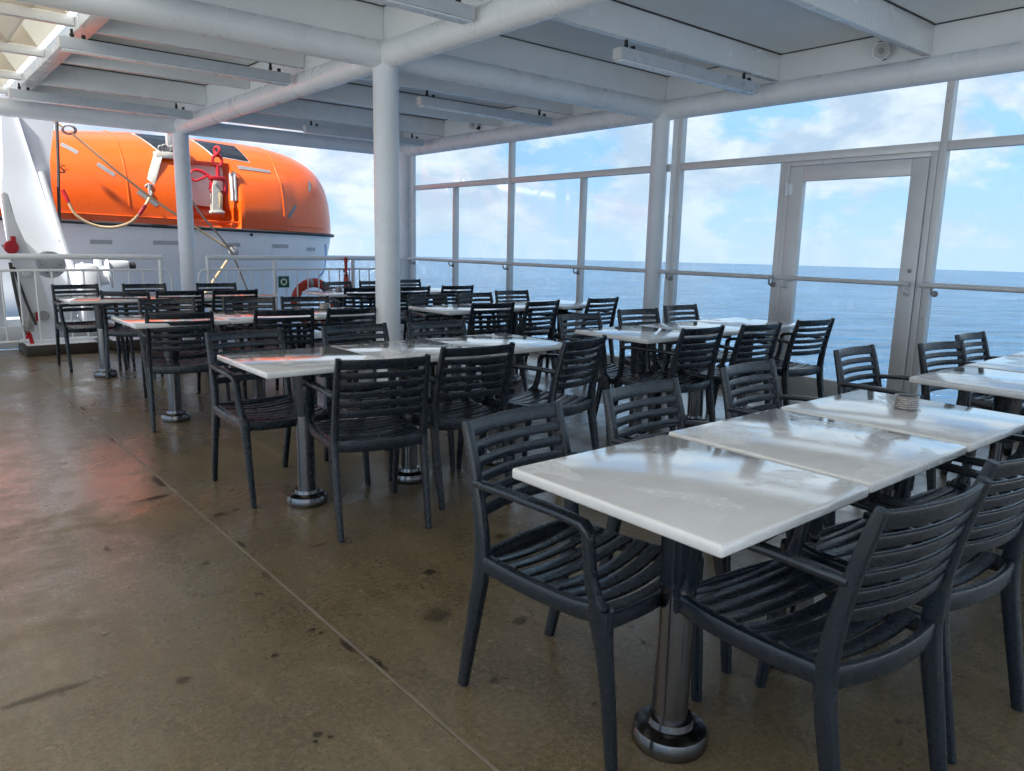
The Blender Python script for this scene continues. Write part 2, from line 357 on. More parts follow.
# dark kerbs under the railing
def kerb(x0, x1, label):
    bm = bmesh.new(); box(bm, x0, x1, 9.55, 10.2, .003, .115, .006); o = build('deck_kerb', bm, 'kerb'); tag(o, label, 'kerb')
    b = bmesh.new(); box(b, x0 + .012, x1 - .012, 9.565, 10.19, .1155, .12); build('kerb_top', b, 'rail', o, smooth=0)
kerb(1.13, 1.84, 'low dark kerb under the white davit foot and railing')
kerb(1.98, 2.75, 'low dark kerb under the railing just left of the white column')

# ------------------------------------------------------------------ chairs
def make_chair():
    t = thing('armchair', '', 'chair', group='charcoal slatted armchairs around the deck tables')
    for s in (-1, 1):
        bm = bmesh.new()
        sweep(bm, smooth_path([(s * .218, .268, 0), (s * .223, .25, .2), (s * .226, .228, .36), (s * .226, .215, .43)], 3), (1, 0, 0),
              [(.026, .030), (.028, .032), (.030, .034), (.031, .036), (.032, .038), (.035, .043), (.037, .050), (.039, .058), (.040, .068), (.040, .074)])
        build('leg', bm, 'chair', t)
        bm = bmesh.new()
        sweep(bm, smooth_path([(s * .205, -.285, 0), (s * .208, -.245, .2), (s * .208, -.215, .36), (s * .207, -.208, .44)], 3), (1, 0, 0),
              [(.026, .034), (.028, .037), (.029, .040), (.030, .043), (.030, .046), (.031, .048), (.031, .05), (.031, .05), (.031, .05), (.031, .05)])
        build('leg', bm, 'chair', t)
        bm = bmesh.new()
        sweep(bm, smooth_path([(s * .208, -.236, .646), (s * .226, -.15, .654), (s * .240, -.02, .656), (s * .245, .10, .653), (s * .2455, .168, .645)], 3) +
              smooth_path([(s * .2450, .184, .628), (s * .243, .187, .58), (s * .238, .193, .51), (s * .231, .206, .455), (s * .227, .216, .425)], 3), (1, 0, 0),
              [(.026, .024)] * 2 + [(.034, .022)] * 4 + [(.040, .021)] * 6 + [(.038, .024)] * 2 + [(.034, .028)] * 6 + [(.034, .032)] * 3 + [(.036, .042)] * 4)
        build('armrest', bm, 'chair', t)
    bm = bmesh.new()
    for s in (-1, 1):
        sweep(bm, smooth_path([(s * .2065, -.213, .42), (s * .214, -.05, .408), (s * .221, .12, .408), (s * .2255, .235, .425)], 4), (1, 0, 0), (.03, .052))
    for k in range(8):
        y = -.158 + .0535 * k
        zc = .432 + (.004 if k < 2 else 0) - (.006 if k == 7 else 0)
        hw = .205 + .014 * (k / 7)
        xs = [hw * (i / 6 - 1) for i in range(13)]
        pts = [(x, y + .012 * (1 - (x / hw) ** 2) * (1 if k > 3 else -.6), zc - .020 * (1 - (x / hw) ** 2)) for x in xs]
        tilt = (.16 if k == 7 else (-.10 if k < 2 else .0))
        sweep(bm, pts, (0, math.cos(tilt), -math.sin(tilt)), (.0425, .011))
    xs = [.214 * (i / 6 - 1) for i in range(13)]
    sweep(bm, [(x, .240 + .016 * (1 - (x / .214) ** 2), .405 - .006 * (1 - (x / .214) ** 2)) for x in xs], (0, 1, 0), (.018, .040))
    sweep(bm, [(x * .97, -.212 - .024 * (1 - (x / .214) ** 2), .418 - .006 * (1 - (x / .214) ** 2)) for x in xs], (0, 1, 0), (.020, .056))
    build('seat', bm, 'chair', t)
    bm = bmesh.new()
    def yb(z): return -.208 - .078 * max(0, (z - .44) / .375) ** 1.5
    zs = [.43, .50, .57, .64, .71, .77, .816]
    for s in (-1, 1):
        sweep(bm, [(s * (.207 - .006 * max(0, (z - .44) / .375)), yb(z), z) for z in zs], (1, 0, 0),
              [(.031, .05), (.031, .045), (.030, .041), (.029, .037), (.028, .034), (.027, .031), (.026, .026)])
    for zc, hh in ((.7895, .046), (.739, .0295), (.695, .0295), (.651, .0295), (.607, .0295), (.562, .035)):
        hw = .197
        xs = [hw * (i / 6 - 1) for i in range(13)]
        lean = .117 * ((zc - .44) / .375) ** .5 / .375 * .9
        pts = [(x, yb(zc) - .030 * (1 - (x / hw) ** 2), zc) for x in xs]
        L = math.hypot(1, lean)
        sweep(bm, pts, (0, -lean / L, 1 / L), (hh, .012))
    build('backrest', bm, 'chair', t)
    return t
chair0 = make_chair()
chair_used = [False]
def place_chair(topx, topy, ang, facing, label):
    """facing -1: towards -Y (to the camera), +1: towards +Y; topx, topy: where the top of its back stands"""
    rz = R(ang) + (math.pi if facing < 0 else 0)
    off = Vector((0, -.29, 0)); off.rotate(Matrix.Rotation(rz, 3, 'Z'))
    loc = (topx - off.x, topy - off.y, 0)
    if not chair_used[0]:
        chair_used[0] = True; chair0.location = loc; chair0.rotation_euler = (0, 0, rz); chair0['label'] = label; return chair0
    return copy_thing(chair0, loc, rz, label)

# ------------------------------------------------------------------ tables
def make_table():
    t = thing('pedestal_table', '', 'table', group='pale laminate tables in rows on the deck')
    bm = bmesh.new(); box(bm, -.309, .309, -.322, .322, .712, .742, .008, 3); build('table_top', bm, 'top', t, smooth=50)
    bm = bmesh.new(); lathe(bm, [(.045, .045), (.045, .69)], 36); build('column', bm, 'steel', t)
    bm = bmesh.new(); lathe(bm, [(.0455, .455), (.050, .457), (.054, .60), (.060, .683), (.05, .6835)], 36); build('sleeve', bm, 'chair', t)
    bm = bmesh.new(); lathe(bm, [(.098, .0), (.102, .008), (.102, .03), (.096, .046), (.08, .055), (.062, .058), (.058, .075), (.047, .076)], 40); build('base_flange', bm, 'steel', t)
    bm = bmesh.new(); box(bm, -.16, .16, -.16, .16, .69, .712, .003); box(bm, -.03, .03, -.26, .26, .684, .7115, .003); build('support_bracket', bm, 'plate', t)
    return t
table0 = make_table(); table_used = [False]
def place_table(x, y, rz, label):
    if not table_used[0]:
        table_used[0] = True; table0.location = (x, y, 0); table0.rotation_euler = (0, 0, rz); table0['label'] = label; return
    copy_thing(table0, (x, y, 0), rz, label)

LX = [1.515, 2.165, 2.815]; RX = [3.945, 4.595, 5.245]
TROWS = [('front left row', LX, 1.12, ('nearest the camera', 'between its two neighbours', 'carrying an ashtray')),
         ('second left row', [1.548, 2.165, 2.782], 3.46, ('at the seam end with an orange reflection', 'in the middle', 'at the far right end')),
         ('third left row', [1.545, 2.185, 2.83], 5.66, ('at the seam end', 'in the middle', 'carrying a small ashtray behind the column')),
         ('last left row by the lifeboat', [1.54, 2.185, 2.83], 7.86, ('at the seam end', 'in the middle', 'near the white column')),
         ('row beside the glass door', RX, 1.14, ('nearest the camera', 'in the middle', 'at the window end')),
         ('second window row', RX, 3.36, ('at the inner end', 'in the middle', 'against the glass')),
         ('third window row', RX, 5.50, ('at the inner end', 'in the middle', 'against the glass')),
         ('last window row by the railing', RX, 7.75, ('at the inner end with ashtray', 'in the middle', 'against the glass'))]
for row, xs, y, pos in TROWS:
    for x, pl in zip(xs, pos):
        place_table(x + random.uniform(-.006, .006), y + random.uniform(-.012, .012), R(random.uniform(-.5, .5)),
                    f'pale glossy square table, {row}, {pl}')

# chairs: (row phrase, facing, [(x, y of back top, angle, place words)])
CH = [
 ('front left row', -1, [(1.43, 1.70, 8, 'end nearest the floor seam'), (2.11, 1.78, 3, 'middle table'), (2.90, 1.85, 3, 'table with the ashtray')]),
 ('front left row', 1, [(1.655, .575, -7, 'end nearest the camera'), (2.23, .575, -5, 'middle table'), (2.86, .54, -4, 'table with the ashtray')]),
 ('row beside the glass door', -1, [(3.90, 1.86, 1, 'end by the door'), (4.60, 1.70, -9, 'middle table'), (5.29, 1.79, -1, 'window end')]),
 ('row beside the glass door', 1, [(3.95, .50, -3, 'end nearest the camera'), (4.62, .52, 3, 'middle table')]),
 ('second left row', -1, [(1.50, 4.09, 2, 'end nearest the floor seam'), (2.16, 4.07, -1, 'middle table'), (2.71, 4.01, -3, 'right end')]),
 ('second left row', 1, [(1.645, 2.83, -13, 'end nearest the floor seam'), (2.24, 2.93, -5, 'middle table'), (2.92, 2.86, 13, 'right end, turned askew')]),
 ('second window row', -1, [(3.96, 3.97, 0, 'inner end'), (4.71, 4.05, -8, 'middle table'), (5.40, 4.16, -3, 'against the glass')]),
 ('second window row', 1, [(4.02, 2.89, -1, 'inner end'), (4.58, 2.82, -4, 'middle table'), (5.26, 2.80, -7, 'against the glass')]),
 ('third left row', -1, [(1.78, 6.56, -9, 'end nearest the floor seam'), (2.40, 6.40, -17, 'middle table'), (2.89, 6.36, -11, 'end with the small ashtray')]),
 ('third left row', 1, [(1.52, 5.32, -16, 'end nearest the floor seam'), (2.22, 5.23, -12, 'middle table'), (2.72, 5.12, -1, 'end behind the column')]),
 ('third window row', -1, [(4.07, 6.18, -6, 'inner end'), (4.66, 6.20, -3, 'middle table'), (5.29, 6.36, -7, 'against the glass')]),
 ('third window row', 1, [(4.01, 5.05, -7, 'inner end'), (4.59, 5.05, 5, 'middle table'), (5.42, 5.09, 1, 'against the glass')]),
 ('last left row by the lifeboat', -1, [(1.51, 8.80, 3, 'seam end'), (2.15, 8.73, -6, 'middle table'), (2.88, 8.65, -7, 'column end')]),
 ('last left row by the lifeboat', 1, [(1.70, 7.60, -31, 'seam end'), (2.17, 7.53, -7, 'middle table'), (2.67, 7.46, -8, 'column end')]),
 ('last window row by the end railing', -1, [(4.31, 8.56, 10, 'inner end'), (4.85, 8.57, -8, 'middle table'), (5.45, 8.78, -2, 'window end')]),
 ('last window row by the end railing', 1, [(4.03, 7.36, -18, 'inner end'), (4.68, 7.34, 3, 'middle table'), (5.28, 7.34, -7, 'window end')]),
]
for row, fc, lst in CH:
    for x, y, a, pl in lst:
        w = 'facing camera' if fc < 0 else 'back to camera'
        place_chair(x, y, a, fc, f'charcoal slatted armchair {w}, {row}, {pl}')

# ashtrays
def ashtray(x, y, s, label):
    t = thing('ashtray', label, 'ashtray', (x, y, .7425), group='round ashtrays left on the tables')
    prof = [(.036 * s, 0), (.041 * s, .003)]
    for k in range(5): prof += [(.043 * s, .006 + .008 * k), (.0405 * s, .010 + .008 * k)]
    prof += [(.0425 * s, .048), (.038 * s, .050), (.034 * s, .046)]
    bm = bmesh.new(); lathe(bm, prof, 32); build('bowl', bm, 'ash', t)
    bm = bmesh.new(); lathe(bm, [(.030 * s, .0462), (.030 * s, .0485), (.012 * s, .0495)], 24); build('lid', bm, 'plate', t)
ashtray(2.87, 1.15, 1.0, 'round ridged ashtray on the third table of the front row')
ashtray(2.84, 5.86, 1.0, 'small ashtray on the third left row, seen beside the white column')
ashtray(4.02, 7.93, 1.0, 'small ashtray on the far table in front of the orange lifebuoy')

# ------------------------------------------------------------------ roof
ZB = 2.55; RT = .096; ZT = ZB + 2 * RT          # tube bottom / radius / top
ZC = 2.97; ZJ = 2.755
XA, YA, XC_, YB = 3.0, 5.1, 6.16, 10.02
roof = thing('deck_roof', 'pale grey steel roof with round beams, joists and flat panels over the deck', 'roof', (0, 0, ZB))
def rb(name, bm, mat, smooth=35):
    o = build(name, bm, mat, smooth=smooth); o.parent = roof; o.matrix_parent_inverse = Matrix.Translation((0, 0, -ZB)); return o
bm = bmesh.new(); box(bm, 1.22, 6.36, -1.6, 10.10, ZC, ZC + .10); rb('ceiling_panel', bm, 'panel', 0)
zt = ZB + RT
for nm, a, b in (('roof_beam', (XA, -1.6, zt), (XA, 10.3, zt)), ('roof_beam', (XC_, -1.6, zt), (XC_, 10.12, zt))):
    bm = bmesh.new(); tube(bm, [a, b], RT, 28); rb(nm, bm, 'white')
for y in (.15, YA, YB):
    bm = bmesh.new(); tube(bm, [(-3, y, zt), (XA, y, zt)], RT, 28); rb('roof_beam', bm, 'white')
    bm = bmesh.new(); tube(bm, [(XA, y, zt), (XC_, y, zt)], RT * .97, 28); rb('roof_beam', bm, 'white')
# webs above the round beams, with a narrow flange
def web(x0, x1, y0, y1, z0=ZT - .012):
    bm = bmesh.new(); box(bm, x0, x1, y0, y1, z0, ZC - .002); rb('beam_web', bm, 'panel', 0)
web(XA - .03, XA + .03, -1.55, 10.0); web(XC_ + .005, XC_ + .065, -1.55, 10.0)
for y in (.15, YA): web(1.32, XA - .032, y - .03, y + .03); web(XA + .032, XC_ + .003, y - .03, y + .03)
web(1.22, XA - .032, YB - .03, YB + .03, ZT + .022); web(XA + .032, XC_ + .06, YB - .03, YB + .03, ZT + .022)
# dark sealant joints where panels meet the webs
JY = [-1.15, 1.40, 2.62, 3.87, 6.42, 7.68, 8.95]
def joint(x0, x1, y0, y1):
    bm = bmesh.new(); box(bm, x0, x1, y0, y1, ZC - .007, ZC - .001); rb('sealant_joint', bm, 'dark', 0)
for y in JY:
    for x0, x1 in ((1.36, XA - .034), (XA + .034, XC_ + .002)):
        bm = bmesh.new(); box(bm, x0, x1, y - .032, y + .032, ZJ, ZC - .0085, .004); rb('roof_joist', bm, 'joist')
for y in JY + [YA, .15]:
    for x0, x1 in ((1.36, XA - .05), (XA + .05, XC_ - .012)):
        joint(x0, x1, y - .043, y - .0335); joint(x0, x1, y + .0335, y + .043)
joint(XC_ - .008, XC_ + .0045, -1.5, 9.98); joint(XA - .044, XA - .0335, -1.5, 9.98); joint(XA + .0335, XA + .044, -1.5, 9.98)
# edge beam of the flat roof and the translucent folded sheet beyond it
bm = bmesh.new(); box(bm, 1.24, 1.36, -1.55, 9.95, 2.74, ZC - .003, .004); rb('edge_beam', bm, 'joist')
for y in [-1.15, .15, 1.40, 2.62, 3.87, 5.1, 6.42, 7.68, 8.95, 9.9]:
    bm = bmesh.new(); box(bm, -3, 1.238, y - .03, y + .03, 2.77, 2.835, .003); rb('purlin', bm, 'alu')
bm = bmesh.new()
x = -3.0; up = False; prev = None
while x < 1.24:
    z = 3.01 if up else 2.845
    cur = [bm.verts.new((x, yy, z)) for yy in (-1.6, 10.1)]
    if prev: bm.faces.new((prev[0], prev[1], cur[1], cur[0]))
    prev = cur; x += .105; up = not up
rb('translucent_sheet', bm, 'sheet', 0)
bm = bmesh.new()
for y in [-1.15, .15, 1.40, 2.62, 3.87, 5.1, 6.42, 7.68, 8.95]:
    x = -3.0
    while x < 1.0:
        v = [bm.verts.new(c) for c in ((x, y, 2.846), (x + .21, y, 2.846), (x + .105, y, 3.005))]; bm.faces.new(v); x += .21
rb('sheet_closure', bm, 'sheet', 0)

# columns
def column(x, y, label, r=.095):
    o = thing('steel_column', label, 'column', (x, y, 0))
    bm = bmesh.new(); lathe(bm, [(r, .012), (r, ZB + .06)], 36); build('shaft', bm, 'white', o)
    bm = bmesh.new(); lathe(bm, [(r + .05, 0), (r + .05, .012), (r + .004, .014), (r + .003, .05)], 36); build('base_plate', bm, 'white', o)
    return o
column(XA, YA, 'thick round white column in the middle of the seating area')
column(XA, YB, 'round white column in front of the orange lifeboat')
column(XC_ - .04, YA - .02, 'round white column standing against the glass screen', .085)
column(XC_ - .04, YB - .12, 'round white corner column between glass screen and end railing', .085)
def pipe(x, y, label):
    o = thing('downpipe', label, 'pipe', (x, y, 0))
    bm = bmesh.new(); tube(bm, [(0, 0, .0), (0, 0, ZB + .03)], .03, 20); build('tube', bm, 'white', o)
    for z in (.45, 1.6):
        bm = bmesh.new(); lathe(bm, [(.034, z), (.034, z + .03)], 20); build('clip', bm, 'alu', o)
pipe(XC_ + .045 - .03, YA - .17, 'thin white pipe beside the column at the glass screen')
pipe(XC_ + .015, YB - .28, 'thin white pipe beside the far corner column')

# ceiling lights
def light(x0, x1, y, label):
    zc = 2.60
    t = thing('ceiling_light', label, 'light fitting', ((x0 + x1) / 2, y, zc), group='long strip lights hung under the roof joists')
    L = (x1 - x0) / 2
    bm = bmesh.new(); box(bm, -L, L, -.045, .045, .012, .092, .004); build('housing', bm, 'lampbody', t)
    bm = bmesh.new(); box(bm, -L + .012, L - .012, -.041, .041, 0, .011, .004); build('lens', bm, 'lens', t)
    for s in (-1, 1):
        bm = bmesh.new(); box(bm, -.004, .004, -.040, .040, .018, .088); o = build('end_cap', bm, 'alu', t, 0); o.location = (s * (L + .0045), 0, 0)
        bm = bmesh.new(); box(bm, -.045, -.029, -.010, .010, .093, .155); box(bm, .025, .047, -.014, .014, .093, .125); lathe(bm, [(.016, .110), (.016, .122)], 10, Matrix.Translation((-.037, 0, 0)))
        o = build('clamp', bm, 'black', t); o.location = (s * (L - .12), 0, 0)
light(4.16, 5.86, 3.88, 'long grey strip light above the front tables, right of the middle column')
light(4.16, 5.86, 6.44, 'long grey strip light hung second along the window side')
light(4.18, 5.88, 9.05, 'farthest grey strip light on the window side, above the end railing')
light(1.14, 2.84, 6.44, 'long grey strip light at top left beneath the translucent roof edge')
light(1.14, 2.84, 9.05, 'long grey strip light just in front of the lifeboat, left side')
light(1.16, 2.86, 3.88, 'grey strip light cut by the top edge, left of the middle beam')

# horn speakers on the beam
def speaker(x, y, z, dirv, label):
    t = thing('horn_speaker', label, 'speaker', (x, y, z), group='small round speakers mounted on the window beam')
    mt = aim((0, 0, 0), dirv)
    bm = bmesh.new(); lathe(bm, [(.03, -.10), (.034, -.04), (.040, -.02), (.062, .035), (.064, .045), (.058, .047)], 28, mt); build('horn', bm, 'white', t)
    bm = bmesh.new(); lathe(bm, [(.057, .0472), (.056, .0482), (.034, .018), (.026, .0175)], 28, mt); build('horn_mouth', bm, 'strip', t)
    bm = bmesh.new(); lathe(bm, [(.024, .0478), (.022, .054), (.012, .058), (.004, .059)], 18, mt); build('driver', bm, 'grey', t)
    bm = bmesh.new(); box(bm, .02, .085, -.015, .015, -.05, -.015, .003); box(bm, -.01, .08, -.012, .012, .045, .075, .003); build('bracket', bm, 'black', t)
speaker(6.08, 2.94, 2.825, (-.75, -.62, -.12), 'round white horn speaker on the window beam above the door')
speaker(6.08, 8.12, 2.815, (-.7, -.3, -.1), 'round horn speaker on the window beam near the far corner')

# ------------------------------------------------------------------ glass screen
scr = thing('glass_screen', 'aluminium framed glass screen with handrail along the sea side of the deck', 'glass wall', (XW, 0, 0))
def sb(name, bm, mat, parent=None, smooth=35):
    if parent is None:
        o = build(name, bm, mat, smooth=smooth); o.parent = scr; o.matrix_parent_inverse = Matrix.Translation((-XW, 0, 0))
    else:
        o = build(name, bm, mat, smooth=smooth); o.parent = parent
    return o
ZTR0, ZTR1 = 2.065, 2.132
FULL = [-5.4, -2.7, -.15, 2.43, 4.88, 7.50, 9.80]
HALF = [-4.0, -1.4, 1.12, 3.73, 6.22, 8.70]
XM0, XM1 = XW - .030, XW + .045
for y in FULL:
    bm = bmesh.new(); w = .026
    box(bm, XM0, XM1, y - w, y + w, 0.0, ZB + .12, .003); sb('mullion', bm, 'alu')
for y in HALF:
    bm = bmesh.new(); box(bm, XM0, XM1, y - .025, y + .025, .135, ZTR0 - .002, .003); sb('mullion', bm, 'alu')
edges = sorted(FULL)
for a, b in zip(edges, edges[1:]):
    bm = bmesh.new(); box(bm, XM0 + .003, XM1 - .003, a + .028, b - .028, ZTR0, ZTR1, .003); sb('transom', bm, 'alu')
    bm = bmesh.new(); box(bm, XW + .02, XW + .026, a + .027, b - .027, ZTR1 + .001, ZB + .11); sb('pane', bm, 'glass', smooth=0)
    bm = bmesh.new(); box(bm, XM0 - .03, XM1, a + .028, b - .028, 0.0, .118, .004); 
    if not (a == 2.43): sb('kick_board', bm, 'alu')
    else:
        bm.free(); bm = bmesh.new(); box(bm, XM0 - .03, XM1, 3.758, b - .028, 0.0, .118, .004); sb('kick_board', bm, 'alu')
allm = sorted(FULL + HALF)
for a, b in zip(allm, allm[1:]):
    if (a, b) == (2.43, 3.73): continue
    bm = bmesh.new(); box(bm, XW + .02, XW + .026, a + .027, b - .027, .119, ZTR0 - .001); sb('pane', bm, 'glass', smooth=0)
# handrail
bm = bmesh.new()
tube(bm, [(XM0 - .075, 3.72, 1.07), (XM0 - .075, 9.76, 1.07)], .021, 14); tube(bm, [(XM0 - .075, -5.3, 1.07), (XM0 - .075, 2.45, 1.07)], .021, 14)
hr = sb('handrail', bm, 'alu')
for y in [y for y in allm if y not in (2.43, 9.80)] + [2.36, 9.70]:
    bm = bmesh.new(); tube(bm, smooth_path([(XM0 - .001, y, 1.005), (XM0 - .05, y, 1.0), (XM0 - .075, y, 1.02), (XM0 - .075, y, 1.05)], 4), .009, 10)
    lathe(bm, [(.024, 0), (.024, .012), (.016, .016)], 16, aim((XM0 - .0005, y, 1.005), (-1, 0, 0))); sb('bracket', bm, 'grey', hr)
# door
D0, D1 = 2.4585, 3.7035
bm = bmesh.new(); fw = .125
box(bm, XM0 - .004, XM1 - .01, D0, D0 + .048, .003, ZTR0 - .003, .003); box(bm, XM0 - .004, XM1 - .01, D1 - .048, D1, .003, ZTR0 - .003, .003); box(bm, XM0 - .004, XM1 - .01, D0 + .049, D1 - .049, ZTR0 - .040, ZTR0 - .003, .003)
df_ = sb('door_frame', bm, 'alu')
bm = bmesh.new(); a, b = D0 + .054, D1 - .054
box(bm, XM0 - .012, XM0 + .045, a, a + fw, .02, ZTR0 - .046, .004); box(bm, XM0 - .012, XM0 + .045, b - fw, b, .02, ZTR0 - .046, .004)
box(bm, XM0 - .011, XM0 + .044, a + fw + .0005, b - fw - .0005, ZTR0 - .046 - fw, ZTR0 - .046, .004); box(bm, XM0 - .011, XM0 + .044, a + fw + .0005, b - fw - .0005, .02, .22, .004)
leaf = sb('door_leaf', bm, 'alu')
bm = bmesh.new(); box(bm, XM0 + .012, XM0 + .02, a + fw - .004, b - fw + .004, .216, ZTR0 - .046 - fw + .004); sb('pane', bm, 'glass', leaf, 0)
bm = bmesh.new()
for s in (0,):
    tube(bm, [(XM0 - .085, a + .02, 1.072), (XM0 - .085, b + .01, 1.072)], .019, 14)
for y in (a + .05, b - .05):
    tube(bm, smooth_path([(XM0 - .012, y, 1.0), (XM0 - .06, y, .995), (XM0 - .085, y, 1.02), (XM0 - .085, y, 1.06)], 4), .010, 10)
    lathe(bm, [(.026, 0), (.026, .012), (.016, .016)], 16, aim((XM0 - .0125, y, 1.0), (-1, 0, 0)))
sb('push_bar', bm, 'alu', leaf)
for z in (.35, 1.83):
    bm = bmesh.new()
    for k in range(3): tube(bm, [(XM0 - .026, b + .016, z - .06 + .042 * k), (XM0 - .026, b + .016, z - .06 + .042 * k + .039)], .013, 12)
    box(bm, XM0 - .018, XM0 - .0125, b - .035, b + .01, z - .045, z + .045, .001); sb('hinge', bm, 'lens', leaf)
bm = bmesh.new(); lathe(bm, [(.016, 0), (.016, .006), (.012, .007)], 16, aim((XM0 - .0125, a + .05, 1.17), (-1, 0, 0))); sb('keyhole', bm, 'grey', leaf)

# ------------------------------------------------------------------ railings
def railing(x0, x1, posts, label, loopl, loopr):
    t = thing('end_railing', label, 'railing', ((x0 + x1) / 2, YR, 0)); c = (x0 + x1) / 2
    bm = bmesh.new(); tube(bm, [(x0 - c, 0, 1.07), (x1 - c, 0, 1.07)], .031, 16); build('top_rail', bm, 'rail', t)
    bm = bmesh.new()
    pts = [(x0 - c + (.0 if loopl else 0), 0, .92), (x1 - c, 0, .92)]
    L = [(x0 - c, 0, .92)]; 
    if loopr: pts = pts + [(x1 - c + .06, 0, .905), (x1 - c + .095, 0, .86), (x1 - c + .10, 0, .80), (x1 - c + .10, 0, .20), (x1 - c + .09, 0, .16), (x1 - c + .04, 0, .145)]
    if loopl: pts = [(x0 - c - .04, 0, .145), (x0 - c - .09, 0, .16), (x0 - c - .10, 0, .20), (x0 - c - .10, 0, .80), (x0 - c - .095, 0, .86), (x0 - c - .06, 0, .905)] + pts
    tube(bm, pts, .014, 10); build('middle_rail', bm, 'rail', t)
    bm = bmesh.new(); tube(bm, [(x0 - c, 0, .145), (x1 - c, 0, .145)], .014, 10); build('lower_rail', bm, 'rail', t)
    for p in posts:
        bm = bmesh.new(); tube(bm, [(p - c, 0, .0 if not (1.13 < p < 1.84 or 1.98 < p < 2.75) else .121), (p - c, 0, 1.045)], .027, 14); build('post', bm, 'rail', t)
    x = x0 + .09
    while x < x1 - .04:
        if all(abs(x - p) > .05 for p in posts):
            bm = bmesh.new(); tube(bm, [(x - c, 0, .155), (x - c, 0, .91)], .0095, 8); build('baluster', bm, 'rail', t)
        x += .157
railing(-3.5, 2.62, (-3.4, -2.0, -.6, .8, 2.6), 'white tubular railing left of the column, before the white davit', False, True)
railing(3.14, 5.98, (3.16, 4.02, 5.17, 5.97), 'white tubular railing right of the column, carrying the green sign', True, False)
bm = bmesh.new(); tube(bm, [(2.05, 9.66, .003), (2.05, 9.66, .40)], .035, 14); o = build('bollard_post', bm, 'rail'); tag(o, 'short white stub post on the deck between the two kerbs', 'post')

# sign, lifebuoy, light
t = thing('lifebuoy_sign', 'square green sign with white ring on the end railing', 'sign', (4.12, YR - .045, .755))
bm = bmesh.new(); box(bm, -.075, .075, -.004, .004, -.075, .075, .002); build('plate', bm, 'green', t)
bm = bmesh.new()
n = 28
for k in range(n):
    a0, a1 = 2 * math.pi * k / n, 2 * math.pi * (k + 1) / n
    q = [bm.verts.new((r * math.cos(a), -.0062, r * math.sin(a))) for r, a in ((.026, a0), (.046, a0), (.046, a1), (.026, a1))]; bm.faces.new(q)
build('ring_symbol', bm, 'signwhite', t, 0)
bm = bmesh.new(); box(bm, -.012, .012, .0045, .026, -.05, .05); build('clip', bm, 'grey', t)

t = thing('lifebuoy', 'orange lifebuoy ring hanging on the end railing beside the green sign', 'lifebuoy', (4.60, YR + .09, .46))
bm = bmesh.new()
rings = []
for i in range(48):
    a = 2 * math.pi * i / 48; ring = []
    for j in range(14):
        b_ = 2 * math.pi * j / 14; r = .27 + .064 * math.cos(b_)
        ring.append(bm.verts.new((r * math.cos(a), .048 * math.sin(b_), r * math.sin(a))))
    rings.append(ring)
for i in range(48):
    A_, B_ = rings[i], rings[(i + 1) % 48]
    for j in range(14): bm.faces.new((A_[j], A_[(j + 1) % 14], B_[(j + 1) % 14], B_[j]))
build('ring', bm, 'orangered', t)
for k in range(4):
    bm = bmesh.new(); a = R(90 * k + 8); pts = []
    ang = [2 * math.pi * j / 16 for j in range(17)]
    for off in (-.045, .045):
        pts.append([bm.verts.new(((.27 + .0665 * math.cos(b_)) * math.cos(a + off * 2), .0525 * math.sin(b_), (.27 + .0665 * math.cos(b_)) * math.sin(a + off * 2))) for b_ in ang[:-1]])
    for j in range(16): bm.faces.new((pts[0][j], pts[0][(j + 1) % 16], pts[1][(j + 1) % 16], pts[1][j]))
    build('reflective_band', bm, 'strip', t)
t = thing('rescue_light', 'slim red rescue light clipped upright on the end railing', 'rescue light', (5.03, YR - .06, .64))
bm = bmesh.new(); lathe(bm, [(.030, 0), (.036, .01), (.036, .16), (.026, .19), (.022, .20), (.022, .37), (.026, .38), (.026, .43), (.008, .45)], 20); build('body', bm, 'orangered', t)
bm = bmesh.new(); lathe(bm, [(.038, .19), (.038, .205)], 20); build('collar', bm, 'black', t)
bm = bmesh.new(); box(bm, -.02, .02, .03, .05, .23, .29); build('clip', bm, 'grey', t)

# ------------------------------------------------------------------ lifeboat
BA, BX, BY, BB = 4.43, 1.83, 13.0, 1.5
def zg(x): return 1.50 - .022 * (x - 1.8)
def bw(u): return BB * max(0, 1 - abs(u) ** 4) ** (1 / 2.6)
def HH(x): return max(.95, 1.375 - .105 * max(0, 3.0 - x) + .065 * max(0, x - 3.4))
def sm(a, b, x):
    t_ = min(1, max(0, (x - a) / (b - a))); return t_ * t_ * (3 - 2 * t_)
def canopy_pt(u, th):
    """u along the length -1..1, th 0 (near gunwale) .. pi (far gunwale)"""
    x = BX + BA * u; w = bw(u); c, s = math.cos(th), math.sin(th)
    e = 2 / 2.6
    y = -w * math.copysign(abs(c) ** e, c); z = HH(x) * max(0, 1 - abs(u) ** 4.5) ** .27 * abs(s) ** e
    # recess for the release hook: near side pulled inboard between two slanted cheeks
    if y < 0:
        k = sm(3.42, 3.60, x - .22 * (z - .1)) * (1 - sm(4.20, 4.27, x + .05 * z)) * sm(.08, .17, z) * (1 - sm(.86, .98, z))
        y += k * .52 * min(1, (w - .2) / 1.2)
        k2 = sm(4.20, 4.30, x) * (1 - sm(4.9, 5.3, x)) * sm(.10, .2, z) * (1 - sm(.78, .90, z))
        y -= .05 * k2
    return Vector((x, BY + y, zg(x) + z))
boat = thing('lifeboat', 'large enclosed lifeboat, orange canopy on white hull, stowed beyond the railing', 'lifeboat', (BX, BY, 0))
inv = Matrix.Translation((-BX, -BY, 0))
def bb(name, bm, mat, parent=None, smooth=50):
    o = build(name, bm, mat, smooth=smooth); o.parent = parent or boat
    if not parent: o.matrix_parent_inverse = inv
    return o
bm = bmesh.new(); NU, NT = 240, 56
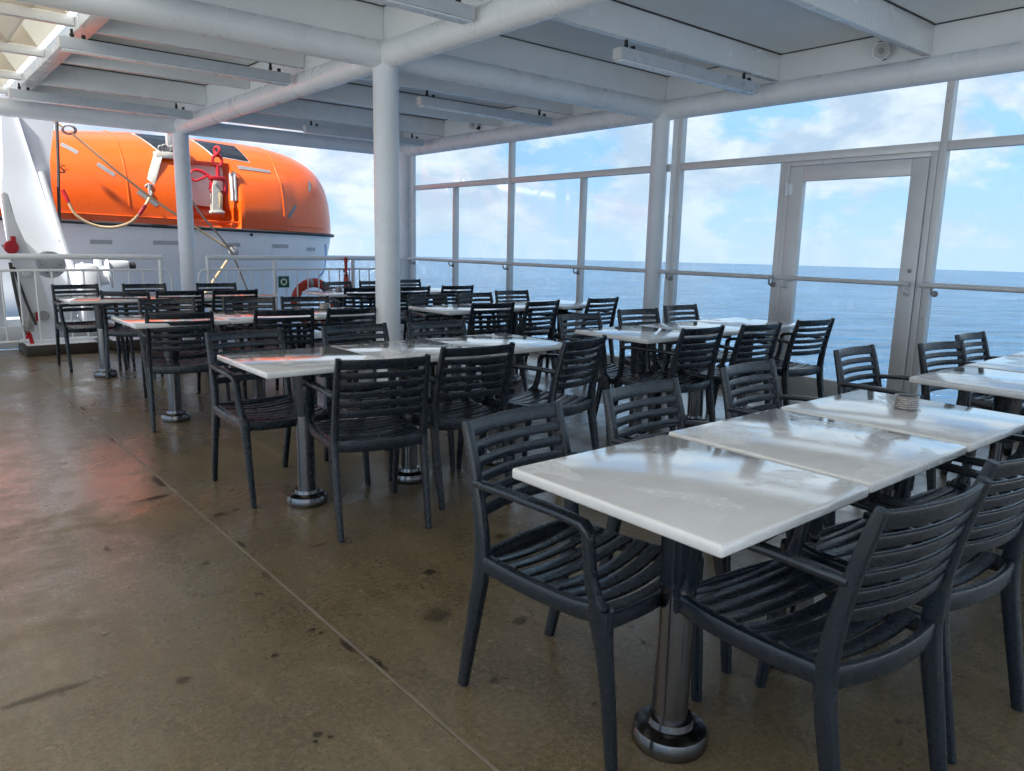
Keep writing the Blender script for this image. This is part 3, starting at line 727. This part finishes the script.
us = [math.sin(math.pi / 2 * (2 * i / NU - 1)) * .9995 if False else (2 * i / NU - 1) * .9996 for i in range(NU + 1)]
us = [math.copysign(1 - (1 - abs(v)) ** 1.0, v) for v in us]
grid = [[bm.verts.new(canopy_pt(u, math.pi * (j / NT))) for j in range(NT + 1)] for u in us]
for i in range(NU):
    for j in range(NT): bm.faces.new((grid[i][j], grid[i + 1][j], grid[i + 1][j + 1], grid[i][j + 1]))
canopy = bb('canopy', bm, 'orange', smooth=60)
bm = bmesh.new(); rows = []
NK = 18
for i, u in enumerate(us[::3]):
    row = []
    for k in range(2 * NK + 1):
        q = k / NK - 1; s_ = -1 if q < 0 else 1; dpt = 1 - abs(q)        # dpt 0 at gunwale, 1 at keel
        ksc = 1 - .55 * (dpt ** 2.0); uu = u * (1 - .10 * dpt)
        x = BX + BA * uu
        row.append(bm.verts.new((x, BY + s_ * bw(u) * (ksc if dpt < 1 else 0) , zg(BX + BA * u) - .02 - 1.75 * dpt ** .9)))
    rows.append(row)
for a_, b_ in zip(rows, rows[1:]):
    for k in range(2 * NK): bm.faces.new((a_[k], a_[k + 1], b_[k + 1], b_[k]))
bmesh.ops.remove_doubles(bm, verts=bm.verts[:], dist=.0005)
hull = bb('hull', bm, 'hull', smooth=60)
# rubbing strake round the gunwale
bm = bmesh.new(); pts = []
N = 200
for k in range(N + 1):
    a = 2 * math.pi * k / N; u = math.cos(a); u = math.copysign(1 - (1 - abs(u)) ** 1.15, u); u = max(-.9996, min(.9996, u)); w = bw(u) + .025
    x = BX + (BA + .03) * u
    pts.append((x, BY + (-w if math.sin(a) >= 0 else w), zg(x) - .012))
tube(bm, pts, .026, 10); bb('fender', bm, 'black')
# patches that follow the canopy / hull surface
def c_solve(x, z):
    """angle on the near side that reaches height z above the gunwale"""
    u = (x - BX) / BA; top = HH(x) * max(0, 1 - abs(u) ** 4.5) ** .27
    return math.asin(min(1, max(0, z / top)) ** (2.6 / 2))
def patch(name, quad, mat, off, parent, n=8, thick=.008):
    """quad: four (x, z above gunwale) corners, counter-clockwise"""
    bm = bmesh.new(); g = []
    for i in range(n + 1):
        row = []
        for j in range(n + 1):
            s_, t_ = i / n, j / n
            x = (quad[0][0] * (1 - s_) + quad[1][0] * s_) * (1 - t_) + (quad[3][0] * (1 - s_) + quad[2][0] * s_) * t_
            z = (quad[0][1] * (1 - s_) + quad[1][1] * s_) * (1 - t_) + (quad[3][1] * (1 - s_) + quad[2][1] * s_) * t_
            th = c_solve(x, z); u = (x - BX) / BA; p0 = canopy_pt(u, th); pa = canopy_pt(u + .002, th); pb = canopy_pt(u, th + .01)
            nn = (pa - p0).cross(pb - p0).normalized()
            if nn.y > 0: nn = -nn
            row.append(bm.verts.new(p0 + nn * off))
        g.append(row)
    for i in range(n):
        for j in range(n): bm.faces.new((g[i][j], g[i + 1][j], g[i + 1][j + 1], g[i][j + 1]))
    r = bmesh.ops.solidify(bm, geom=bm.faces[:], thickness=thick)
    return bb(name, bm, mat, parent, 40)
def zz(x, z): return (x, z - zg(x))
# windows of the canopy
for q in (((3.22, 1.06), (3.62, 1.06), (3.52, 1.32), (3.02, 1.29)), ((4.00, 1.075), (4.54, 1.04), (4.44, 1.27), (3.84, 1.30))):
    cx = sum(p[0] for p in q) / 4; cz = sum(p[1] for p in q) / 4
    fr_ = patch('window_frame', [(cx + (x - cx) * 1.07, cz + (z - cz) * 1.12) for x, z in q], 'signwhite', .006, canopy)
    patch('window', q, 'window', .018, canopy)
for q in ((2.02, 2.50, 2.19, 2.39), (2.39, 2.26, 2.58, 2.12), (2.84, 1.92, 3.08, 1.74)):
    a_, b_ = Vector((q[0], q[1] - zg(q[0]))), Vector((q[2], q[3] - zg(q[2]))); n_ = Vector((b_.y - a_.y, a_.x - b_.x)).normalized() * .028
    patch('reflective_strip', [tuple(a_ + n_), tuple(b_ + n_), tuple(b_ - n_), tuple(a_ - n_)], 'strip', .004, canopy, 4, .004)
for q in ((5.06, 1.66, 5.23, 1.85), (5.56, 2.10, 5.62, 2.26)):
    a_, b_ = Vector((q[0], q[1] - zg(q[0]))), Vector((q[2], q[3] - zg(q[2]))); n_ = Vector((b_.y - a_.y, a_.x - b_.x)).normalized() * .028
    patch('reflective_strip', [tuple(a_ + n_), tuple(b_ + n_), tuple(b_ - n_), tuple(a_ - n_)], 'strip', .004, canopy, 4, .004)
patch('grip_pad', [(4.34, .90), (4.86, .89), (4.86, .935), (4.32, .955)], 'strip', .012, canopy, 8, .006)
for xs_ in (2.72, 4.98):
    bm = bmesh.new(); u_ = (xs_ - BX) / BA; tube(bm, [canopy_pt(u_, .10 + (math.pi - .2) * k / 40) + Vector((0, 0, .002)) for k in range(41)], .011, 6); bb('moulded_seam', bm, 'orange', canopy)
bm = bmesh.new(); tube(bm, [canopy_pt((x_ - BX) / BA, c_solve(x_, .10)) + Vector((0, -.004, 0)) for x_ in [-1.5 + .12 * k for k in range(62)]], .010, 6); bb('moulded_seam', bm, 'orange', canopy)
# grey cheek window on the recess wall
bm = bmesh.new(); prism(bm, [(4.215, zg(4.3) + .42), (4.24, zg(4.3) + .42), (4.235, zg(4.3) + .84), (4.21, zg(4.3) + .84)], 11.58, 11.86, .008); bb('cheek_panel', bm, 'strip', canopy)
bm = bmesh.new(); prism(bm, [(3.66, zg(3.8) + .35), (4.16, zg(3.8) + .30), (4.2, zg(3.8) + .95), (3.60, zg(3.8) + .95)], 12.0, 12.06, .008); bb('recess_panel', bm, 'hull', canopy)
# hull strips
def hstrip(x0, x1, z):
    bm = bmesh.new(); g = []
    for i in range(7):
        x = x0 + (x1 - x0) * i / 6; row = []
        for zz_ in (z - .028, z + .028):
            dpt = ((zg(x) - .02 - zz_) / 1.75) ** (1 / .9); u = (x - BX) / BA / (1 - .10 * dpt)
            row.append(bm.verts.new((x, BY - bw(u) * (1 - .55 * dpt ** 2.0) - .004, zz_)))
        g.append(row)
    for a_, b_ in zip(g, g[1:]): bm.faces.new((a_[0], b_[0], b_[1], a_[1]))
    bb('reflective_strip', bm, 'strip', hull, 0)
for a in ((2.20, 2.47, 1.225), (2.99, 3.33, 1.23), (3.95, 4.24, 1.215), (4.77, 5.06, 1.205), (5.43, 5.62, 1.16)): hstrip(*a)
bm = bmesh.new(); lathe(bm, [(.022, 0), (.022, .02), (.012, .03)], 14, aim((4.42, 11.565, 1.37), (0, -1, 0))); bb('hull_fitting', bm, 'black', hull)
# lettering: the one letter of the boat's name that the davit leaves visible
cu = bpy.data.curves.new('boat_name_letter', 'FONT'); cu.body = 'S'; cu.size = .15; cu.extrude = .002; cu.shear = .25; cu.align_x = 'CENTER'; cu.align_y = 'CENTER'
tmp = bpy.data.objects.new('tmp_text', cu); COL.objects.link(tmp); bpy.context.view_layer.update()
me = bpy.data.meshes.new_from_object(tmp.evaluated_get(bpy.context.evaluated_depsgraph_get())); bpy.data.objects.remove(tmp)
o = bpy.data.objects.new('boat_name_letter', me); me.materials.clear(); me.materials.append(M['black']); COL.objects.link(o)
th = c_solve(1.95, 2.15 - zg(1.95)); p0 = canopy_pt((1.95 - BX) / BA, th)
o.parent = canopy
o.location = p0 + Vector((0, -.014, 0)); o.rotation_euler = (R(90 - 9), 0, 0)
o.rotation_euler = (R(82), 0, 0)

# hook gear on the boat
t = thing('release_hook', 'worn grey and tan release hook standing in the lifeboat canopy recess', 'hook', (3.93, 11.62, zg(4) + .22))
bm = bmesh.new(); box(bm, -.10, .10, -.07, .07, 0, .035, .006)
prism(bm, [(-.075, .03), (.075, .03), (.05, .40), (.02, .47), (-.03, .47), (-.055, .38)], -.05, -.02, .006); prism(bm, [(-.075, .03), (.075, .03), (.05, .40), (.02, .47), (-.03, .47), (-.055, .38)], .02, .05, .006)
build('hook_body', bm, 'strap', t)
bm = bmesh.new(); box(bm, -.03, .035, -.018, .018, .06, .50, .006); tube(bm, [(0, -.075, .42), (0, .075, .42)], .02, 12); build('locking_bar', bm, 'grey', t)
bm = bmesh.new(); box(bm, .03, .07, -.06, -.045, .08, .30, .003); build('lever', bm, 'rope', t)
t = thing('lifting_shackle', 'bright red shackle and chain links above the lifeboat release hook', 'shackle', (3.98, 11.62, zg(4) + .55))
def torus(bm, c, R0, r, axis, n=24, m=8, sx=1.0, sy=1.0):
    mt = aim(c, axis); rings = []
    for i in range(n):
        a = 2 * math.pi * i / n
        rings.append([bm.verts.new(mt @ Vector(((R0 + r * math.cos(2 * math.pi * j / m)) * math.cos(a) * sx, (R0 + r * math.cos(2 * math.pi * j / m)) * math.sin(a) * sy, r * math.sin(2 * math.pi * j / m)))) for j in range(m)])
    for i in range(n):
        for j in range(m): bm.faces.new((rings[i][j], rings[i][(j + 1) % m], rings[(i + 1) % n][(j + 1) % m], rings[(i + 1) % n][j]))
bm = bmesh.new()
tube(bm, smooth_path([(-.085, 0, -.02), (-.095, 0, .07), (-.085, 0, .15), (0, 0, .175), (.085, 0, .15), (.095, 0, .07), (.085, 0, -.02)], 4), .027, 12); build('bow', bm, 'red', t)
bm = bmesh.new(); tube(bm, [(-.12, 0, -.02), (.12, 0, -.02)], .024, 12); tube(bm, [(-.12, 0, .12), (-.135, 0, 0)], .012, 8); tube(bm, [(.12, 0, .15), (.135, 0, 0)], .012, 8); build('pin', bm, 'red', t)
bm = bmesh.new(); box(bm, -.14, .10, -.035, .035, .15, .205, .01); tube(bm, [(-.1, 0, .18), (-.22, .02, .26), (-.30, .03, .28)], .024, 10); tube(bm, [(0, 0, .2), (0, 0, .36)], .03, 12); build('swivel', bm, 'red', t)
bm = bmesh.new(); torus(bm, (0, 0, .43), .068, .022, (0, 1, 0), sy=1.15); build('link', bm, 'red', t)
bm = bmesh.new(); torus(bm, (0, 0, .58), .05, .016, (1, .2, 0), sx=1.4); build('link', bm, 'red', t)
bm = bmesh.new(); tube(bm, smooth_path([(-.30, .03, .28), (-.36, .02, .26), (-.40, 0, .18), (-.34, -.02, .12), (-.24, -.01, .16), (-.16, 0, .20)], 4), .016, 8); build('ring', bm, 'red', t)
# second set of gear, grey, left of the column
t = thing('lashing_gear', 'grey tensioner block with pale webbing strap holding the lifeboat canopy', 'lashing', (3.22, 11.74, 2.47))
bm = bmesh.new()
sweep(bm, smooth_path([(-.03, -.03, -.02), (-.10, -.10, -.18), (-.17, -.15, -.36), (-.21, -.17, -.46)], 3), (1, 0, .3), (.115, .02)); build('strap', bm, 'strap', t)
bm = bmesh.new()
box(bm, -.07, .34, -.06, .10, -.06, .03, .01)
build('bracket', bm, 'strap', t)
bm = bmesh.new()
for k in range(6): torus(bm, (.0 + .055 * k, -.045, .075 + .018 * (k % 2)), .032, .012, (.3 * (k % 3 - 1), 1, .2), 14, 6)
box(bm, .10, .24, -.03, .06, .03, .30, .01); tube(bm, [(.04, -.02, .02), (.28, -.02, .11)], .03, 10); build('tensioner', bm, 'grey', t)
bm = bmesh.new(); torus(bm, (-.22, -.18, -.49), .05, .014, (0, 1, .3), 16, 6); torus(bm, (-.22, -.18, -.57), .045, .014, (1, .4, 0), 16, 6); tube(bm, [(-.22, -.185, -.44), (-.22, -.19, -.62)], .028, 10); build('buckle', bm, 'grey', t)

# ropes
def rope(name, pts, r, mat, label, n=6):
    bm = bmesh.new(); tube(bm, smooth_path(pts, n), r, 8); return tag(build(name, bm, mat), label, 'rope')
rope('vertical_wire', [(1.86, 10.86, 4.6), (1.82, 10.84, 2.66), (1.775, 10.84, 1.85), (1.745, 10.84, 1.22)], .018, 'darkrope', 'black wire hanging down the right edge of the white davit', 2)
rope('lashing_rope', [(2.05, 11.33, 2.60), (2.56, 11.30, 2.145), (3.09, 11.26, 1.725), (3.96, 11.20, 1.15)], .016, 'rope', 'straight tan rope slanting down across the lifeboat to a block', 2)
rope('trailing_rope', [(3.42, 11.36, 1.96), (3.63, 11.25, 1.58), (3.93, 11.12, 1.13), (4.18, 11.02, .38), (4.3, 10.9, -.1)], .014, 'darkrope', 'dark rope crossing the white hull and running down behind the railing', 3)
rope('drooping_line', [(1.93, 11.42, 1.84), (1.97, 11.40, 1.72), (2.04, 11.39, 1.57), (2.20, 11.38, 1.46), (2.43, 11.37, 1.42), (2.69, 11.38, 1.50), (2.87, 11.40, 1.70), (2.97, 11.46, 1.84)], .018, 'rope', 'tan line drooping in a loop under the orange canopy', 4)
bm = bmesh.new(); tube(bm, [(1.915, 11.425, 1.88), (1.965, 11.40, 1.735)], .026, 10); tag(build('rope_sleeve', bm, 'red'), 'short red sleeve at the davit end of the drooping line', 'sleeve')
bm = bmesh.new(); tube(bm, [(2.80, 11.385, 1.60), (2.90, 11.41, 1.735)], .026, 10); tag(build('rope_sleeve', bm, 'red'), 'short red sleeve at the buckle end of the drooping line', 'sleeve')
rope('painter_line', [(5.66, 11.62, 1.25), (5.64, 11.58, 1.02), (5.56, 11.5, .82), (5.46, 11.45, .74), (5.4, 11.5, .6)], .017, 'blue', 'thin blue rope hanging from the bow of the lifeboat', 4)
rope('slack_tan_rope', [(3.92, 11.18, 1.02), (3.55, 11.1, .55), (3.3, 11.0, .2), (3.1, 11.0, -.1)], .02, 'rope', 'pale tan rope running down left from the grey block', 3)
t = thing('rope_block', 'round grey rope block hanging in front of the white hull', 'pulley block', (4.0, 11.18, 1.12))
bm = bmesh.new(); lathe(bm, [(.06, -.03), (.075, -.02), (.075, .02), (.06, .03)], 20, aim((0, 0, 0), (.4, -1, .3))); build('cheek', bm, 'grey', t)
bm = bmesh.new(); torus(bm, (-.05, -.01, .06), .035, .010, (.3, 1, 0), 14, 6); build('eye', bm, 'darkrope', t)
t = thing('rope_thimble', 'grey ring where the slanting tan rope starts at the canopy top', 'ring', (2.06, 11.33, 2.60))
bm = bmesh.new(); torus(bm, (-.03, 0, .03), .055, .014, (.2, 1, .4), 18, 8, sx=1.35); build('ring', bm, 'grey', t)
bm = bmesh.new(); tube(bm, [(-.09, 0, .06), (-.28, .05, .16)], .014, 8); tube(bm, [(-.25, .05, .14), (-.33, .06, .18)], .035, 10); build('shackle', bm, 'rope', t)

# ------------------------------------------------------------------ davit
t = thing('lifeboat_davit', 'massive white steel davit arm leaning up beside the lifeboat', 'davit', (1.5, 10.6, 0))
def dv(name, bm, mat, parent=None, smooth=35):
    o = build(name, bm, mat, smooth=smooth); o.parent = parent or t
    if not parent: o.matrix_parent_inverse = Matrix.Translation((-1.5, -10.6, 0))
    return o
bm = bmesh.new(); prism(bm, [(1.29, 3.5), (1.95, 3.5), (1.80, 2.64), (1.705, 2.2), (1.71, 1.91), (1.75, 1.3), (1.92, -.1), (1.30, -.1), (1.18, 1.82), (1.24, 2.2)], 10.9, 11.12, .015); arm = dv('arm', bm, 'davit')
bm = bmesh.new(); sweep(bm, [(1.42, 10.885, 2.7), (1.62, 10.885, 1.75), (1.80, 10.885, 1.0), (1.95, 10.885, .1)], (0, 1, 0), (.05, .02)); dv('arm_rib', bm, 'davit', arm)
bm = bmesh.new(); sweep(bm, [(1.60, 10.80, 2.05), (1.72, 10.80, 1.45), (1.86, 10.80, .75), (1.98, 10.80, .12)], (0, 1, 0), (.18, .05), .15); dv('flange', bm, 'davit')
poly = [(1.10, 1.75), (1.12, 1.0), (1.18, .25), (1.22, .121), (1.50, .121), (1.49, .3), (1.37, .92), (1.31, 1.10), (1.19, 1.44), (1.15, 1.75)]
bm = bmesh.new(); prism(bm, poly, 10.0, 10.14, .012); leg = dv('foot', bm, 'davit')
bm = bmesh.new(); box(bm, .4, 2.3, 10.3, 11.5, .0, .26, .01); dv('base_block', bm, 'davit')
bm = bmesh.new(); box(bm, .2, 1.05, 10.4, 11.0, .26, 1.5, .02); dv('base_block', bm, 'davit')
bm = bmesh.new(); lathe(bm, [(.05, -.07), (.15, -.06), (.155, -.04), (.135, -.03), (.135, .03), (.155, .04), (.15, .06), (.10, .062), (.055, .08), (.05, .10), (.02, .105)], 36, aim((1.53, 10.30, .965), (.1, -1, 0))); sh = dv('sheave', bm, 'sheave')
bm = bmesh.new()
for k in range(6):
    a = 2 * math.pi * k / 6; lathe(bm, [(.010, 0), (.010, .012)], 8, aim((1.53 + .10 * math.cos(a), 10.235, .965 + .10 * math.sin(a)), (.1, -1, 0)))
dv('bolt', bm, 'grey', sh)
bm = bmesh.new(); tube(bm, [(1.53, 10.3, .965), (1.53, 10.92, .965)], .05, 14); dv('sheave_axle', bm, 'grey')
bm = bmesh.new(); lathe(bm, [(.03, 0), (.055, .01), (.055, .03), (.03, .035)], 18, aim((1.375, 9.998, .40), (0, -1, 0))); dv('grey_cap', bm, 'grey', leg)
bm = bmesh.new(); lathe(bm, [(.045, 0), (.05, .02), (.03, .035)], 18, aim((1.25, 9.998, .88), (0, -1, 0))); dv('boss', bm, 'davit', leg)
bm = bmesh.new(); lathe(bm, [(.03, 0), (.035, .02), (.02, .03)], 18, aim((1.33, 10.895, 1.24), (0, -1, 0))); dv('boss', bm, 'davit', leg)
bm = bmesh.new(); prism(bm, [(1.24, .33), (1.32, .33), (1.32, .45), (1.235, .42)], 9.988, 9.998, .002); dv('grey_plate', bm, 'strip', leg)
bm = bmesh.new(); prism(bm, [(1.295, .345), (1.325, .345), (1.325, .45), (1.30, .44)], 9.980, 9.987); dv('red_mark', bm, 'red', leg, 0)
t2 = thing('brake_handle', 'round red brake handle on the davit at the far left', 'handle', (1.125, 9.94, 1.165))
bm = bmesh.new(); lathe(bm, [(.03, -.03), (.068, -.025), (.075, 0), (.068, .025), (.03, .03)], 20, aim((0, 0, 0), (.2, -1, 0))); box(bm, .0, .05, -.02, .02, .05, .12, .006); box(bm, -.03, .03, -.02, .02, -.12, -.05, .006); build('knob', bm, 'red', t2)
bm = bmesh.new(); tube(bm, [(0, .02, 0), (.03, .95, 0)], .02, 10); build('shaft', bm, 'grey', t2)
t2 = thing('red_lashing', 'small red lashing hook hanging from the railing at the davit foot', 'lashing', (1.185, 9.70, .06))
bm = bmesh.new(); sweep(bm, [(.0, 0, .18), (.03, 0, .0)], (1, 0, 0), (.04, .012)); sweep(bm, [(.0, 0, .20), (-.03, 0, .12)], (1, 0, 0), (.03, .012)); build('strap', bm, 'red', t2)
bm = bmesh.new(); torus(bm, (0, 0, .25), .04, .016, (0, 1, 0), 16, 6); tube(bm, [(-.05, 0, .22), (.05, 0, .22)], .022, 10); tube(bm, [(0, 0, .24), (0, 0, .33)], .03, 10); build('hook', bm, 'grey', t2)
rope('stay_wire', [(1.10, 9.93, 1.0), (1.13, 9.92, .6), (1.18, 9.92, .2)], .017, 'darkrope', 'dark stay wire running down at the far left behind the railing', 2)
rope('inner_stay_wire', [(1.13, 9.95, .95), (1.22, 9.95, .55), (1.29, 9.95, .3)], .014, 'darkrope', 'thin dark wire beside the davit foot, right of the stay wire', 2)
t2 = thing('boat_winch', 'white winch drum and housing between davit and lifeboat hull', 'winch', (1.98, 10.62, .26))
bm = bmesh.new(); lathe(bm, [(.10, -.16), (.18, -.15), (.18, -.12), (.13, -.11), (.13, .12), (.18, .13), (.18, .16), (.10, .17)], 28, aim((.10, 0, .56), (1, -.25, .15))); build('drum', bm, 'davit', t2)
bm = bmesh.new(); box(bm, -.12, .08, -.16, .2, 0, .70, .02); box(bm, .09, .15, -.10, .1, .50, .80, .01); box(bm, .16, .46, -.1, .12, .62, .74, .02); build('housing', bm, 'davit', t2)
bm = bmesh.new(); lathe(bm, [(.03, 0), (.05, .01), (.05, .08), (.03, .09)], 18, aim((.46, 0, .68), (1, 0, 0))); build('coupling', bm, 'black', t2)
bm = bmesh.new(); tube(bm, [(-.02, .05, .0), (-.02, .05, -.26)], .06, 12); build('pedestal', bm, 'davit', t2)

# ------------------------------------------------------------------ sky, sun
W = bpy.data.worlds.new('World'); S.world = W; W.use_nodes = True; nt = W.node_tree; nt.nodes.clear()
SUN_EL, SUN_AZ = R(50), R(-100)         # azimuth measured from +Y towards +X
out = node(nt, 'ShaderNodeOutputWorld'); bg = node(nt, 'ShaderNodeBackground', Strength=.050); nt.links.new(bg.outputs[0], out.inputs[0])
tc = node(nt, 'ShaderNodeTexCoord').outputs['Generated']
sx = node(nt, 'ShaderNodeSeparateXYZ'); nt.links.new(tc, sx.inputs[0])
zc = node(nt, 'ShaderNodeMath', operation='MAXIMUM'); nt.links.new(sx.outputs[2], zc.inputs[0]); zc.inputs[1].default_value = .16
cb = node(nt, 'ShaderNodeCombineXYZ'); nt.links.new(sx.outputs[0], cb.inputs[0]); nt.links.new(sx.outputs[1], cb.inputs[1]); nt.links.new(zc.outputs[0], cb.inputs[2])
sky = node(nt, 'ShaderNodeTexSky', sky_type='NISHITA'); sky.sun_disc = False; sky.sun_elevation = SUN_EL; sky.sun_rotation = SUN_AZ
sky.air_density = 1.0; sky.dust_density = .1; sky.ozone_density = 3.0
nt.links.new(cb.outputs[0], sky.inputs[0])
# cloud layer, projected on a plane overhead so that it flattens towards the horizon
za = node(nt, 'ShaderNodeMath', operation='ADD'); zpos = node(nt, 'ShaderNodeMath', operation='MAXIMUM'); nt.links.new(sx.outputs[2], zpos.inputs[0]); zpos.inputs[1].default_value = 0.0
nt.links.new(zpos.outputs[0], za.inputs[0]); za.inputs[1].default_value = .45
dx = node(nt, 'ShaderNodeMath', operation='DIVIDE'); nt.links.new(sx.outputs[0], dx.inputs[0]); nt.links.new(za.outputs[0], dx.inputs[1])
dy = node(nt, 'ShaderNodeMath', operation='DIVIDE'); nt.links.new(sx.outputs[1], dy.inputs[0]); nt.links.new(za.outputs[0], dy.inputs[1])
zs = node(nt, 'ShaderNodeMath', operation='MULTIPLY'); nt.links.new(sx.outputs[2], zs.inputs[0]); zs.inputs[1].default_value = 1.2
pc = node(nt, 'ShaderNodeCombineXYZ'); nt.links.new(dx.outputs[0], pc.inputs[0]); nt.links.new(dy.outputs[0], pc.inputs[1]); nt.links.new(zs.outputs[0], pc.inputs[2])
mpo = node(nt, 'ShaderNodeMapping'); mpo.inputs['Location'].default_value = (3.1, 1.7, 0); nt.links.new(pc.outputs[0], mpo.inputs[0])
cl = noise(nt, mpo.outputs[0], 3.2, 12, .60, .15)
sh = noise(nt, mpo.outputs[0], 5.5, 9, .60, .2)
mask = mapr(nt, cl, .44, .525, 0.10, 1)
cloudc = ramp(nt, sh, [(.40, (4.1, 5.1, 6.4)), (.58, (6.4, 6.95, 7.5))])
blue = mixc(nt, 1.0, sky.outputs[0], (.92, 1.08, 1.16), 'MULTIPLY')
haze = mapr(nt, zpos.outputs[0], 0, .11, .75, 0)
skyh = mixc(nt, haze, mixc(nt, mask, blue, cloudc), (4.8, 6.0, 7.2))
mixs = skyh
nt.links.new(mixs, bg.inputs[0])
sl = bpy.data.lights.new('sun', 'SUN'); sl.energy = 4.5; sl.angle = R(3); sl.color = (1, .975, .94)
so = bpy.data.objects.new('sun', sl); COL.objects.link(so)
dirv = Vector((math.sin(SUN_AZ) * math.cos(SUN_EL), math.cos(SUN_AZ) * math.cos(SUN_EL), math.sin(SUN_EL)))
so.rotation_euler = dirv.to_track_quat('Z', 'Y').to_euler(); so.location = (0, 0, 30)

# ------------------------------------------------------------------ render settings
S.render.engine = 'CYCLES'
S.view_settings.view_transform = 'Standard'; S.view_settings.look = 'None'; S.view_settings.gamma = 1; S.view_settings.use_curve_mapping = False
S.view_settings.exposure = 1.62
S.cycles.use_denoising = True
S.cycles.max_bounces = 8; S.cycles.diffuse_bounces = 5; S.cycles.glossy_bounces = 4; S.cycles.transparent_max_bounces = 12
S.cycles.sample_clamp_indirect = 6
S.cycles.caustics_reflective = False; S.cycles.caustics_refractive = False
